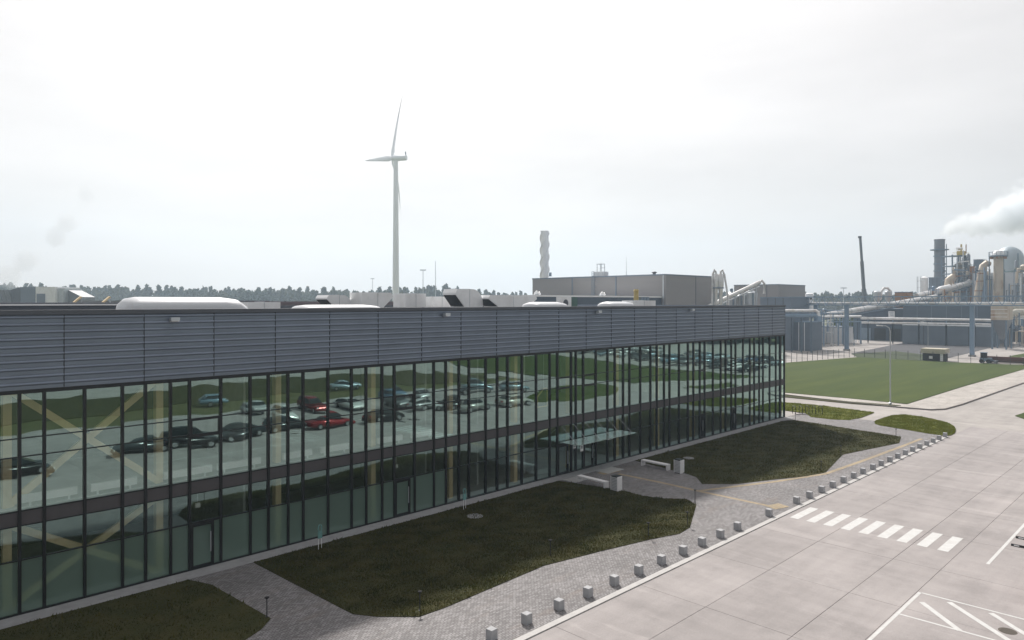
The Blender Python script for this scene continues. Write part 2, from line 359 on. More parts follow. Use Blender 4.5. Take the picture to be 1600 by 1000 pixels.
def blades(name, poly, n, mat, h, label, z=.06, w=.02):
    P = np.array(poly); lo, hi = P.min(0), P.max(0)
    x = rng.uniform(lo[0], hi[0], n * 3); y = rng.uniform(lo[1], hi[1], n * 3)
    k = inside(poly, x, y); x, y = x[k][:n], y[k][:n]; n = len(x)
    # clumps: push density with a cheap wave field
    a = rng.uniform(0, 2 * np.pi, n); hh = h * rng.uniform(.4, 1.2, n) * (1 + .5 * np.sin(x * 1.7 + np.sin(y * 1.3) * 2) * np.sin(y * 2.1 + x * .6))
    lean = rng.uniform(.2, .9, n) * hh; b = rng.uniform(0, 2 * np.pi, n)
    V = np.empty((n, 3, 3)); V[:, 0] = np.c_[x - np.cos(a) * w, y - np.sin(a) * w, np.full(n, z - .01)]; V[:, 1] = np.c_[x + np.cos(a) * w, y + np.sin(a) * w, np.full(n, z - .01)]
    V[:, 2] = np.c_[x + np.cos(b) * lean, y + np.sin(b) * lean, z + hh]
    o = link(name, np_mesh(name, V.reshape(-1, 3), np.arange(3 * n).reshape(n, 3), mat)); tag(o, label, 'grass', None, 'stuff')
for i, (nm, poly, mt, lab, kd) in enumerate(LW):
    sheet(nm, poly, .06, mt, label=lab, thick=.05)
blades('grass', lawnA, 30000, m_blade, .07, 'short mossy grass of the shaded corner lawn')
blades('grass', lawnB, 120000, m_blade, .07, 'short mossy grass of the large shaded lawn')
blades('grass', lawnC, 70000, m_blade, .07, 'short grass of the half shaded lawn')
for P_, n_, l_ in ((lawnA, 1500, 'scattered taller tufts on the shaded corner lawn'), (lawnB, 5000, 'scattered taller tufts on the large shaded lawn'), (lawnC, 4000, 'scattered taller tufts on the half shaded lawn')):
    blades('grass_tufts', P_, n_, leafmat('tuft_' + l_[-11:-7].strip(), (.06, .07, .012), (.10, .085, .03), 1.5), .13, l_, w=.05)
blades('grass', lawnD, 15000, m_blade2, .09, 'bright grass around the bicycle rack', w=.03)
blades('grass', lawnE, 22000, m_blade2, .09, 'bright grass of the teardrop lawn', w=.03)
# sidewalk and kerb along the wide lawn
swk = px([(1190, 605), (1228, 612), (1330, 622), (1417, 632), (1505, 604.5), (1600, 577.5)]) + [(205, 25), (205, 18)] + px([(1600, 598), (1503, 632), (1476, 639.5), (1454, 640.5), (1405, 636.5), (1330, 630), (1228, 617), (1190, 612)])
sheet('sidewalk', swk, .012, m_pave2, label='pale paved walk around the wide mown lawn')
kl = px([(1190, 612), (1228, 617.5), (1330, 630), (1405, 637), (1454, 641), (1476, 640), (1503, 632.5), (1600, 598.5)])
k2 = MB()
for a, b in zip(kl, kl[1:]): k2.bar((a[0], a[1], .03), (b[0], b[1], .03), .16, .22)
tag(k2.build('kerb', M('kerb_shade_tone', (.22, .20, .19), .85)), 'raised kerb at the bend by the lamp post, shade put into its colour', None, None, 'structure')  # dark tone paints the shadow of the kerb's side over the whole kerb
tip = px([(1586, 650), (1610, 642), (1660, 645), (1660, 665), (1610, 658)])
sheet('lawn', tip, .05, m_lawn3, label='small grass island at the edge of the concrete road', thick=.05)
# far yard surfaces
sheet('gravel_bed', px([(1330, 552), (1410, 536), (1545, 543), (1558, 541), (1480, 560), (1470, 564), (1340, 559)]), .02, M('dark_gravel', (.075, .075, .082), .95, 0, .3, 1.5), label='dark gravel bed in front of the grey panel shed')
sheet('lawn', px([(1330, 553), (1400, 549), (1460, 556), (1478, 562), (1478, 565.5), (1340, 558.5)]), .04, M('dark_sward', (.03, .045, .012), .95, 0, .3, 2), label='dark grass strip behind the wire fence')
sheet('lawn', px([(1575, 557), (1640, 545), (1640, 553), (1590, 559)]), .04, m_lawn3, label='small lawn beyond the timber stack')
# reflected side: grass strips and the far car park
sheet('lawn', [(-40, -14.2), (12, -20), (20, -22), (40, -24), (56, -24), (70, -20), (77, -16), (84, -18), (82, -38), (60, -44), (20, -40), (-40, -38)], .04, m_lawn, label='olive grass strip beyond the parked cars', thick=.1)
sheet('road', [(-60, -38), (20, -40.5), (60, -44.5), (82, -38.5), (84.5, -30), (86.4, -23.8), (88, -13), (94, -11), (93, -22), (92, -30), (100, -56), (60, -60), (-60, -60)], .0, m_yard, label='pale curved drive beyond the olive grass strip')
sheet('lawn', [(94.5, -11), (93.5, -22), (92.5, -30), (100, -56), (134, -50), (126, -32), (122, -14), (120, -1), (119, 14), (96, 3), (95, -4)], .05, m_lawn3, label='green lawn between the curved drive and the far car park', thick=.1)
sheet('lawn', smooth([(66.5, 7), (72.6, 10.4), (78, 10.5), (84.3, 8.9), (89.9, 4.4), (90.8, -.8), (80, -2), (72, 2)], 2), .06, m_lawn3, label='rounded green island among the concrete slabs', thick=.1)
sheet('car_park', [(100.5, -57), (135, -51), (127, -32), (123, -14), (121, -1), (120, 14.5), (200, 16), (230, -90), (110, -90)], .0, m_yard, label='far car park full of cars')

# ------------------------------------------------------------------ road paint and paving marks
for i in range(9):
    y = 18.95 - i * 1.0
    b = MB(); b.box(42.75, 45.8, y - .52, y, .0042, .0075); tag(b.build('crossing_stripe', m_line), '%s white crossing stripe counted from the pale kerb' % ORD[i], 'road marking', 'zebra crossing stripes')
def strip(name, pts, w, z, mat, label, cat, group=None):
    b = MB()
    for (x0, y0), (x1, y1) in zip(pts, pts[1:]):
        d = Vector((x1 - x0, y1 - y0)).normalized(); nx, ny = -d.y * w / 2, d.x * w / 2
        n = len(b.v); b.v += [(x0 + nx, y0 + ny, z), (x0 - nx, y0 - ny, z), (x1 - nx, y1 - ny, z), (x1 + nx, y1 + ny, z)]; b.f.append((n, n + 1, n + 2, n + 3))
    return tag(b.build(name, mat), label, cat, group)
strip('painted_line', [(20, 9.88), (35.9, 9.88)], .14, .0075, m_line, 'long white edge line beside the hatched bay', 'road marking')
strip('painted_line', [(35.9, 9.8), (35.95, 3)], .12, .0075, m_line, 'white line closing the hatched bay towards the crossing', 'road marking')
strip('painted_line', [(32.8, 9.8), (33.0, 3)], .12, .0075, m_line, 'white line closing the hatched bay away from the crossing', 'road marking')
h0, h1 = G(1440, 941), G(1500, 986); h2, h3 = G(1483, 941), G(1578, 1002)
for k in range(4):
    p, q = (h0, h1) if k == 0 else ((h2[0], h2[1] - (k - 1) * 1.55), (h3[0], h3[1] - (k - 1) * 1.55))
    strip('hatch_line', [p, q], .24, .0095, m_line, '%s diagonal white stripe of the hatched bay counted from its edge line' % ORD[k], 'road marking', 'hatched bay stripes')
strip('painted_line', [(42.2, 8.55), (75, 8.5)], .15, .0075, m_line, 'white parking line running past the wheel stops', 'road marking')
TA = [px([(938, 741), (966, 735)]), px([(966, 741), (1030, 754), (1094, 768.5), (1205, 792)]), px([(1090, 768), (1210, 753.5), (1290, 741), (1347, 721), (1412, 697), (1440, 686)])]
strip('tactile_paving', TA[0], .75, .0355, m_tact, 'ochre tactile block at the entrance mat', 'tactile paving')
strip('tactile_paving', TA[1], .34, .0355, m_tact, 'ochre tactile line from the entrance to the crossing', 'tactile paving')
strip('tactile_paving', TA[2], .34, .0395, m_tact, 'ochre tactile line following the bollard row', 'tactile paving')
strip('tactile_paving', px([(1203, 794), (1225, 790)]), .9, .0435, m_tact, 'ochre tactile pad beside the crossing', 'tactile paving')
for (cx, lab) in ((40.7, 'grey metal grate mat by the bench at the entrance'), (44.6, 'pale metal grate mat in front of the entrance doors')):
    t = thing('entrance_mat', lab, 'mat', (cx, 34.1, .03))
    MB().box(-1.0, 1.0, -.58, .58, 0, .026).build('tray', m_galv, t, local=True)
    for k in range(9): MB().box(-.96 + k * .215, -.80 + k * .215, -.54, .54, .0265, .034).build('grate_bar', m_kerb, t, local=True)
def cover(p, r, lab, z, mat):
    t = thing('manhole_cover', lab, 'manhole cover', (p[0], p[1], z))
    MB().lathe([(r, 0), (r, .02), (r * .97, .025)], n=24).build('frame', mat, t, local=True)
    b = MB()
    for k in range(-3, 4): b.box(-math.sqrt(max(.01, 1 - (k / 4) ** 2)) * r * .85, math.sqrt(max(.01, 1 - (k / 4) ** 2)) * r * .85, k * r * .22 - .015, k * r * .22 + .015, .02, .035)
    b.build('ribbed_lid', mat, t, local=True)
m_iron = M('cast_iron', (.10, .085, .07), .7, .3, .2, 8)
m_covc = M('concrete_cover', (.30, .30, .30), .85, 0, .15, 6)
cover(G(742, 808), .5, 'round concrete cover in the large shaded lawn', .06, m_covc)
cover(G(1076, 717), .45, 'round concrete cover in the half shaded lawn', .06, m_covc)
cover((G(1576, 988)[0] + .1, G(1576, 988)[1] + .05), .33, 'brown iron drain cover in the hatched bay', -.02, m_iron)

# ------------------------------------------------------------------ the glass office building
X0, X1 = 7.94 - 4 * 3.2525, 79.45
NMOD = 26; PW = (X1 - X0) / NMOD
ZG, ZT = 9.5, 12.86                # top of glazing, top of cladding
bld = thing('office_building', 'long low office building with grey ribbed cladding over a full glass facade', 'building', (X0, FY, 0))
# cladding strips
rows_n = 10; rh = (ZT - .22 - ZG) / rows_n
def strip_prof(h): return [(0.12, 0), (-.03, 0), (-.03, h - .155), (-.062, h - .14), (-.082, h - .115), (-.086, h - .09), (-.078, h - .06), (-.06, h - .035), (-.031, h - .018), (-.031, h - .004), (.12, h - .004)]
b = MB(); b.ext(strip_prof(rh), 'x', .012, PW - .012); me = b.mesh('cladding_strip', m_clad, smooth=True)
for i in range(NMOD):
    for j in range(rows_n):
        o = link('cladding_strip', me, bld); o.location = (i * PW, 0, ZG + j * rh + .0)
MB().box(X0, X1, FY + .121, FY + .35, ZG - .1, ZT - .1).build('cladding_backing', m_black, bld)
b = MB(); b.box(X0 - .05, X1 + .06, FY - .10, FY + .45, ZT - .20, ZT); b.build('parapet_cap', m_cap, bld)
for i in range(NMOD + 1):
    b = MB(); b.box(X0 + i * PW - .014, X0 + i * PW + .014, FY - .06, FY + .1, ZG + .01, ZT - .205); b.build('joint_cover', m_black, bld)
# mullions
mx_ = []
off = [0, 1.53, 3.06, 4.05, 5.17]
k = -2
while 7.21 + 6.06 * k < 31.0:
    mx_ += [7.21 + 6.06 * k + o for o in off]; k += 1
mx_ = [x for x in mx_ if X0 - .1 < x < 31.2] + [31.44, 32.96, 34.05, 35.05, 36.5, 38.0, 39.48, 40.34, 41.95, 42.5, 43.4]
for k in range(6):
    mx_ += [43.4 + 6.145 * k + o for o in (1.58, 3.11, 4.1, 5.25, 6.145)]
mx_ = sorted(x for x in mx_ if x < X1 - .9) + [X1 - 1.0, X1 - .05]
if mx_[0] > X0 + .3: mx_.insert(0, X0 + .05)
ROWS = [(.10, 2.33), (2.33, 3.78), (4.40, 6.68), (6.68, 7.46), (7.46, ZG - .16)]
for x in mx_:
    MB().box(x - .06, x + .06, FY - .055, FY + .16, .08, ZG - .005).build('mullion', m_black, bld)
DOORS = {26.2: 0, 14.0: 0}
def bay(x):                         # index of the bay holding x
    for i in range(len(mx_) - 1):
        if mx_[i] <= x < mx_[i + 1]: return i
doorbays = [bay(14.0), bay(26.1), bay(41.2), bay(44.2), bay(61.4), bay(67.6)]
film_end = bay(29.0)
restG, restF = MB(), MB()
for i in range(len(mx_) - 1):
    a, c_ = mx_[i] + .058, mx_[i + 1] - .058
    for j in range(5):
        z0, z1 = ROWS[j]
        mt = m_film if (j == 0 and (i <= film_end)) else m_glass
        w, h = c_ - a, z1 - z0
        if c_ < 5.2 or (a > 69 and j == 1):          # out of the picture or a few pixels: joined
            (restF if mt is m_film else restG).box(a, c_, FY + .032, FY + .048, z0 + .02, z1 - .02); continue
        bb = MB(); bb.box(-w/2, w/2, -.008, .008, -h/2 + .02, h/2 - .02)
        o = link('glass_pane', one_face(bb.mesh('glass_pane', mt)), bld); o.location = ((a + c_) / 2 - X0, .04, (z0 + z1) / 2)
        o.rotation_euler = (random.gauss(0, .0012), 0, random.gauss(0, .0024))
    MB().box(a, c_, FY + .02, FY + .12, 3.80, 4.38).build('spandrel_panel', m_slab, bld)
    for z, hh in ((2.33, .05), (3.78, .05), (4.40, .05), (6.68, .045), (7.46, .045)):
        if z < 3 and i in doorbays: hh = .12
        MB().box(a - .003, c_ + .003, FY - .012, FY + .11, z - hh / 2, z + hh / 2).build('transom', m_black, bld)
for r_, n_, m_ in ((restG, 'glass_panes', m_glass), (restF, 'frosted_panes', m_film)):
    o = r_.build(n_, m_, bld); o['kind'] = 'stuff'; one_face(o.data)
MB().box(X0, X1, FY - .045, FY + .16, ZG - .16, ZG - .004).build('head_rail', m_black, bld)
MB().box(X0, X1, FY - .045, FY + .16, 0, .12).build('sill_rail', m_black, bld)
for i in doorbays:
    a, c_ = mx_[i] + .058, mx_[i + 1] - .058
    d = MB(); d.box(a, a + .1, FY - .05, FY + .1, .1, 2.3); d.box(c_ - .42, c_ - .30, FY - .05, FY + .1, .1, 2.3); d.box(a + .1, c_ - .42, FY - .05, FY + .1, .1, .22); d.box(a + .1, c_ - .42, FY - .05, FY + .1, 2.15, 2.3)
    dr = d.build('door', m_black, bld)
    MB().box(c_ - .52, c_ - .48, FY - .14, FY - .10, .8, 1.8).build('door_handle', m_galv, dr)
    # openable window frame high up in the same bay
    w = MB(); w.box(a, c_, FY - .03, FY + .1, 6.55, 6.66); w.box(a, c_, FY - .03, FY + .1, 7.36, 7.44); w.box(a, a + .07, FY - .03, FY + .1, 6.66, 7.36); w.box(c_ - .07, c_, FY - .03, FY + .1, 6.66, 7.36)
    w.build('window_frame', m_black, bld)
for (i, z0, z1) in ((bay(49.2), 4.4, 9.4), (bay(61.4), 4.4, 7.3), (bay(33.4), .12, 2.3)):
    pass
# interior
MB().box(X0 + .1, X1 - .2, FY + .30, FY + 9.9, 3.78, 4.40).build('floor_slab', m_slab, bld)
MB().box(X0 + .1, X1 - .2, FY + .45, FY + 9.9, 4.401, 4.43).build('upper_floor', m_infloor, bld)
MB().box(X0 + .1, X1 - .2, FY + .2, FY + 9.9, .02, .09).build('lower_floor', m_infloor, bld)
MB().box(X0, X1 - .1, FY + 10, FY + 10.2, .0, ZG + .6).build('inner_wall', m_inwall, bld)
MB().box(X0, X1 - .1, FY + .36, FY + 9.99, ZG + .3, ZG + .6).build('ceiling', m_inceil, bld)
for x in (X0 + .02, X1 - .3): MB().box(x, x + .12, FY + .36, FY + 9.99, 0, ZG + .3).build('end_wall', m_inwall, bld)
CX = [-.1 + 6.12 * k for k in range(0, 13)]
CX = [x for x in CX if X0 + .5 < x < X1]
for x in CX:
    MB().box(x - .16, x + .16, FY + .75, FY + 1.15, .09, 3.78).build('timber_column', m_wood, bld)
    MB().box(x - .16, x + .16, FY + .75, FY + 1.15, 4.43, ZG + .3).build('timber_column', m_wood, bld)
for (z0, z1) in ((4.45, 9.5), (.1, 3.75)):
    xa, xb = CX[1], CX[2]
    MB().bar((xa, FY + .94, z0), (xb, FY + .94, z1), .2, .30).build('timber_brace', m_wood, bld)
    MB().bar((xa, FY + .72, z1), (xb, FY + .72, z0), .2, .30).build('timber_brace', m_wood, bld)
for k, x in enumerate((17.0, 29.5, 34.2, 39.0, 52.0, 58.0, 66.0)):      # partitions inside
    MB().box(x - .06, x + .06, FY + 2.2, FY + 9.9, 4.43, ZG + .3).build('partition', m_inceil, bld)
    MB().box(x - .06, x + .06, FY + 2.2, FY + 9.9, .09, 3.78).build('partition', m_inceil, bld)
# roof
MB().box(X0 + .02, X1 - .02, FY + .46, FY + 44, ZT - .75, ZT - .45).build('roof_deck', m_roof, bld)
MB().box(X0, X1 - .03, FY + 43.6, FY + 44, ZT - .44, ZT - .05).build('rear_parapet', m_cap, bld)
MB().box(X1 - .34, X1 - .04, FY + .36, FY + 43.59, 0, ZT - .02).build('side_wall', m_clad, bld)
# white radiators standing on the upper floor
for ri, (a, c_) in enumerate(((32, 119), (140, 212), (254, 329), (338, 405), (440, 485), (499, 542), (588, 626), (640, 674))):
    xa = RY(a, 700, FY + .75)[0]; xb = RY(c_, 700, FY + .75)[0]
    t = thing('radiator', '%s white bench radiator on the upper floor counted from the timber cross brace end' % ORD[ri], 'radiator', ((xa + xb) / 2, FY + .62, 4.43), 'white radiators behind the upper glazing')
    L = (xb - xa) / 2
    MB().box(-L, L, -.09, .09, .16, .50).build('casing', m_white, t, local=True)
    for sx in (-.7, .7): MB().box(sx * L - .04, sx * L + .04, -.05, .05, 0, .165).build('foot', m_white, t, local=True)
for (p, lab) in ((308, 'small white lamp above the frosted door by the timber cross brace'), (618, 'small white lamp above the frosted door by the teal marker')):
    x = RY(p, 760, FY + .5)[0]; t = thing('wall_lamp', lab, 'lamp', (x, FY + .45, 2.95))
    MB().box(-.12, .12, -.05, .05, 0, .22).build('lamp_body', m_white, t, local=True); MB().box(-.02, .02, -.02, .02, .22, .84).build('hanger', m_galv, t, local=True)
# dark framed board hanging inside
x = RY(845, 618, FY + .6)[0]
t = thing('display_board', 'dark board with a pale outline and cut corner behind the upper glass', 'board', (x, FY + .55, 5.35))
pr = [(-.45, 0), (.62, 0), (.62, 1.35), (.28, 1.35), (-.45, .75)]
b = MB(); n = len(pr); b.v = [(a, 0, z) for a, z in pr] + [(a, .06, z) for a, z in pr]; b.f = [tuple(range(n)), tuple(range(n, 2 * n))[::-1]] + [(i, (i + 1) % n, n + (i + 1) % n, n + i) for i in range(n)]
b.build('panel', M('dark_board', (.03, .035, .045), .4), t, local=True)
b = MB()
for i in range(n): p, q = pr[i], pr[(i + 1) % n]; b.bar((p[0], -.01, p[1]), (q[0], -.01, q[1]), .07, .07)
b.build('outline', m_wood, t, local=True)
MB().bar((.3, .03, 1.35), (.3, .03, 4.4), .02).build('hanger', m_galv, t, local=True)
# canopy at the entrance
t = thing('entrance_canopy', 'frosted glass canopy hung on thin rods over the entrance', 'canopy', (44.2, FY, 2.55))
xa, xb = 40.5, 47.9
pn = 5
for i in range(pn):
    u0, u1 = xa + (xb - xa) * i / pn + .008, xa + (xb - xa) * (i + 1) / pn - .008
    MB().box(u0, u1, FY - 1.9, FY - .12, 2.55, 2.575).build('glass_panel', m_canopy, t)
for i in range(6):
    u = xa + .25 + (xb - xa - .5) * i / 5
    MB().tube([(u - .05, FY - .1, 3.75), (u + .02, FY - 1.55, 2.58)], .014, 6).build('rod', m_galv, t)
    MB().box(u - .03, u + .03, FY - 1.6, FY - .1, 2.49, 2.55).build('bracket', m_galv, t)
for (u, w, h, lab) in ((40.9, .28, .28, 'small white sign under the canopy corner'), (41.75, .34, .62, 'tall white notice under the canopy'), (45.3, .62, .2, 'wide white sign with dark letters under the canopy')):
    o = thing('entrance_sign', lab, 'sign', (u, FY - 1.2, 2.49 - h))
    MB().box(-w/2, w/2, -.012, .012, 0, h).build('plate', m_white, o, local=True)
    d = MB()
    if h > .5: d.box(-.06, .06, -.018, -.0125, .2, .4)
    else:
        for q in range(4): d.box(-w * .36 + q * w * .19, -w * .36 + q * w * .19 + w * .1, -.018, -.0125, h * .3, h * .7)
    d.build('lettering', m_cap, o, local=True)
# flood lights on the cladding
for ri, (p, q) in enumerate(((272, 499), (697, 491.5), (935, 487), (1081, 484))):
    X, Y, Z = RY(p, q, FY - .25)
    t = thing('flood_light', 'small flood light on the cladding, %s from the building corner by the bicycle rack' % ORD[3 - ri], 'lamp', (X, FY - .05, Z), 'flood lights along the cladding')
    b = MB(); b.ext([(-.42, -.06), (-.12, -.10), (-.12, .06), (-.40, .10)], 'x', -.2, .2); b.build('housing', m_galv, t, local=True)
    MB().box(-.05, .05, -.15, .03, -.05, .05).build('bracket', m_black, t, local=True)
    b = MB(); b.ext([(-.415, -.09), (-.13, -.125), (-.13, -.102), (-.42, -.062)], 'x', -.17, .17); b.build('lens', m_white, t, local=True)

# ------------------------------------------------------------------ roof equipment
RZ = ZT - .45
def vault(xa, xb, y, w, h, lab):
    t = thing('roof_skylight', lab, 'skylight', ((xa + xb) / 2, y, RZ))
    L = (xb - xa) / 2; n = 14; prof = [(-w/2 + 0, .02)] + [(-w/2 * math.cos(math.pi * k / n), .35 + (h - .35) * math.sin(math.pi * k / n) ** .75) for k in range(n + 1)] + [(w/2, .02)]
    b = MB(); st = [(-L, .5), (-L + .1, .76), (-L + .3, .93), (-L + .7, 1), (L - L * .45, 1), (L - L * .2, .9), (L - .15, .6), (L, .45)]
    m = len(prof)
    for (u, s_) in st: b.v += [(u, p * min(1, s_ + .1), q * s_) for p, q in prof]
    for i in range(len(st) - 1):
        for k in range(m - 1): b.f.append((i*m+k, i*m+k+1, (i+1)*m+k+1, (i+1)*m+k))
    b.f += [tuple(range(m)), tuple(range((len(st)-1)*m, len(st)*m))[::-1]]
    b.build('dome', M('white_acrylic', (.60, .62, .65), .4, 0, .06) if 'white_acrylic' not in bpy.data.materials else bpy.data.materials['white_acrylic'], t, smooth=True, local=True)
    MB().box(-L - .06, L + .06, -w/2 - .06, w/2 + .06, 0, .14).build('curb', m_galv, t, local=True)
def sx(p, y): return RY(p, 470, y)[0]
YS = FY + 4.2
vault(sx(187, YS), sx(382, YS), YS, 2.4, 1.06, 'big white barrel skylight standing tallest above the parapet')
vault(sx(462, YS), sx(592, YS), YS, 2.2, .62, 'white barrel skylight in front of the hooded air ducts')
vault(sx(826, YS + 2), sx(878, YS + 2), YS + 2, 2.2, .80, 'white barrel skylight in front of the air conditioner')
vault(sx(944, YS + 4), sx(982, YS + 4), YS + 4, 2.2, .84, 'white barrel skylight near the yellow roof pipe')
m_dark = M('dark_opening', (.015, .016, .018), .8)
def duct(p0, p1, ytop, Y, lab, left=None, right=None, curve=False, w=2.2):
    xa, _, zt = RY(p0, ytop, Y); xb = RY(p1, ytop, Y)[0]; h = zt - RZ
    t = thing('roof_air_duct', lab, 'air duct', ((xa + xb) / 2, Y, RZ)); L = (xb - xa) / 2
    hl = min(h * .9, L * .6); ba, bb = -L + (hl if left else 0), L - (hl if right else 0)
    b = MB(); z0 = .25
    if curve:
        pr = [(ba, z0), (ba, h)] + [(bb - (h - z0) * .8 + (h - z0) * .8 * math.sin(a), z0 + (h - z0) * (.2 + .8 * math.cos(a))) for a in [math.pi / 2 * k / 8 for k in range(9)]] + [(bb, z0)]
    else: pr = [(ba, z0), (ba, h), (bb, h), (bb, z0)]
    b.ext(pr, 'y', -w/2, w/2); b.build('casing', m_offwhite, t, local=True)
    for sd, on, e in ((-1, left, ba), (1, right, bb)):
        if not on: continue
        tip = sd * L
        q = [(e, h - .001), (tip - sd * .15, h - .02), (tip, h * .80), (e + sd * .02, z0 + .05)]
        hd = MB(); hd.ext([(e, z0 + .05), (e, h - .003), (tip - sd * .2, h - .003), (tip, h * .82), (tip, h * .72)], 'y', -w/2 + .002, w/2 - .002); ho = hd.build('intake_hood', m_offwhite, t, local=True)
        dx, dz = (e + sd * .03) - tip, (z0 + .09) - h * .74
        o_ = MB(); nx, nz = (sd * .03, -.03)
        f0 = (tip + dx * .04 + nx, h * .74 + dz * .04 + nz); f1 = (tip + dx * .96 + nx, h * .74 + dz * .96 + nz)
        o_.ext([f0, f1, (f1[0] - nx * .6, f1[1] - nz * .6), (f0[0] - nx * .6, f0[1] - nz * .6)], 'y', -w/2 + .1, w/2 - .1); o_.build('grille', m_dark, ho, local=True)
        # side of the hood seen from the front: dark mouth triangle
        s_ = MB(); s_.v = [(e + sd * .04, -w/2 - .004, z0 + .08), (e + sd * .04, -w/2 - .004, h * .66), (tip - sd * .05, -w/2 - .004, h * .66)]; s_.f = [(0, 1, 2)]
    for a in (-.6, .6): MB().box(a * L - .1, a * L + .1, -w/2 + .1, w/2 - .1, 0, .255).build('support', m_galv, t, local=True)
    MB().box(-.02, .02, -w/2 - .025, w/2 + .025, z0 - .02, h + .03).build('flange', m_galv, t, local=True)
duct(502, 540, 461, 62, 'curved roof duct with its hood beside the brown coping', left=True, curve=True)
duct(556, 604, 457, 60, 'boxy roof duct with an open hood beside the turbine tower', right=True)
duct(624, 656, 458.5, 62, 'plain boxy roof duct right beside the turbine tower')
duct(667, 695, 463.5, 62.5, 'low roof duct between two taller ones')
duct(702, 744, 451.5, 58, 'tallest roof duct with curved back and wide hood', left=True, curve=True)
duct(753, 828, 461, 57, 'long low roof duct with a hood at each end', left=True, right=True)
duct(380, 430, 472, 55, 'low white roof unit behind the big barrel skylight', w=1.8)
duct(980, 1016, 469.5, FY + 9, 'white box unit near the far roof corner', w=1.4)
t = thing('air_conditioner', 'pale air conditioner with a fan and green side on the roof', 'air conditioner', (sx(886, 52), 52, RZ))
w = (sx(898, 52) - sx(873, 52)) / 2; h = RY(886, 464, 52)[2] - RZ
MB().box(-w, w * .2, -.4, .4, .1, h).build('casing', m_offwhite, t, local=True); MB().box(w * .22, w, -.38, .38, .1, h).build('side_unit', M('green_cover', (.05, .12, .10), .5), t, local=True)
MB().tube([(-w * .5, -.42, h * .5), (-w * .5, -.39, h * .5)], h * .3, 16).build('fan', m_cap, t, local=True)
for a in (-.8, .8): MB().box(a * w - .05, a * w + .05, -.35, .35, 0, .101).build('foot', m_galv, t, local=True)
X, Y, Z = RY(994, 452, 60)
t = thing('roof_pipe', 'yellow roof vent pipe beside dark slim cabinets', 'pipe', (X, 60, RZ))
MB().lathe([(.35, 0), (.35, Z - RZ - .3), (.42, Z - RZ - .28), (.3, Z - RZ)], n=12).build('pipe', M('yellow_paint', (.55, .42, .15), .5), t, smooth=True, local=True)
for k in range(3): MB().box(.8 + k * .75, 1.35 + k * .75, -.3, .3, 0, Z - RZ - 1.1).build('cabinet', m_steel, t, local=True)
# low raised roof edge behind, with pale line
t = thing('roof_monitor', 'low dark raised roof strip with a pale flashing line', 'roof', (sx(60, 60), 60, RZ))
xa, xb = X0 + .5, sx(196, 60)
MB().box(xa, xb, 60, 66, RZ, 12.95).build('wall', M('dark_slate_metal', (.07, .08, .10), .6), t)
MB().box(xa, xb + .02, 59.9, 60.5, 12.951, 13.05).build('flashing', m_white, t); MB().box(xa, xb, 60.6, 66, 12.951, 13.17).build('coping', m_cap, t)
for (p, lab) in ((121, 'tilted timber hatch nearer the left roof corner'), (166, 'tilted timber hatch beside the big skylight')):
    X, Y, Z = RY(p, 465, 64); t = thing('roof_hatch', lab.replace(' nearer the left roof corner', ' beside the grey conveyor house'), 'hatch', (X, 64, 13.17))
    MB().bar((-.25, 0, -.01), (.25, 0, Z - 13.1), .4, .12).build('lid', m_wood, t, local=True); MB().bar((.28, 0, -.01), (.28, 0, Z - 13.15), .08).build('strut', m_galv, t, local=True)
m_mauve = M('mauve_coping', (.20, .155, .17), .7)
def hall(name, lab, p0, p1, ytop, Y, dY, mat, copm, cat='building', z0=0):
    xa, _, zt = RY(p0, ytop, Y); xb = RY(p1, ytop, Y)[0]
    t = thing(name, lab, cat, ((xa + xb) / 2, Y, 0))
    MB().box(xa, xb, Y, Y + dY, z0, zt - .3).build('wall', mat, t); MB().box(xa - .1, xb + .1, Y - .1, Y + dY + .1, zt - .3, zt).build('coping', copm, t); return t
m_navy = M('navy_cladding', (.042, .066, .10), .5, .1, .08, .4)
hall('factory_hall', 'low navy hall with a white coping behind the office roof', 826, 1046, 461, 96, 25, m_navy, m_white)
hall('factory_hall', 'low brown roofed hall behind the hooded air ducts', 424, 760, 471.0, 88, 6, m_mauve, m_mauve)
hall('factory_hall', 'very low dark hall behind the big barrel skylight', 190, 420, 469.5, 100, 20, m_navy, m_cap)
for (p, y, lab) in ((840, 456, 'white scoop vent at the near end of the navy hall'), (942, 456.5, 'white scoop vent in the middle of the navy hall')):
    X, Y, Z = RY(p, y, 98); zz = RY(900, 461, 96)[2]
    t = thing('roof_vent', lab.replace('near end', 'turbine end'), 'vent', (X, 98, zz))
    MB().tube([(-.6, 0, -.05), (-.55, 0, .3), (-.2, 0, .55), (.3, 0, .5), (.7, 0, .1)], [.35, .35, .32, .28, .22], 10).build('scoop', m_white, t, smooth=True, local=True); MB().box(-.9, -.2, -.4, .4, -.02, .12).build('curb', m_galv, t, local=True)

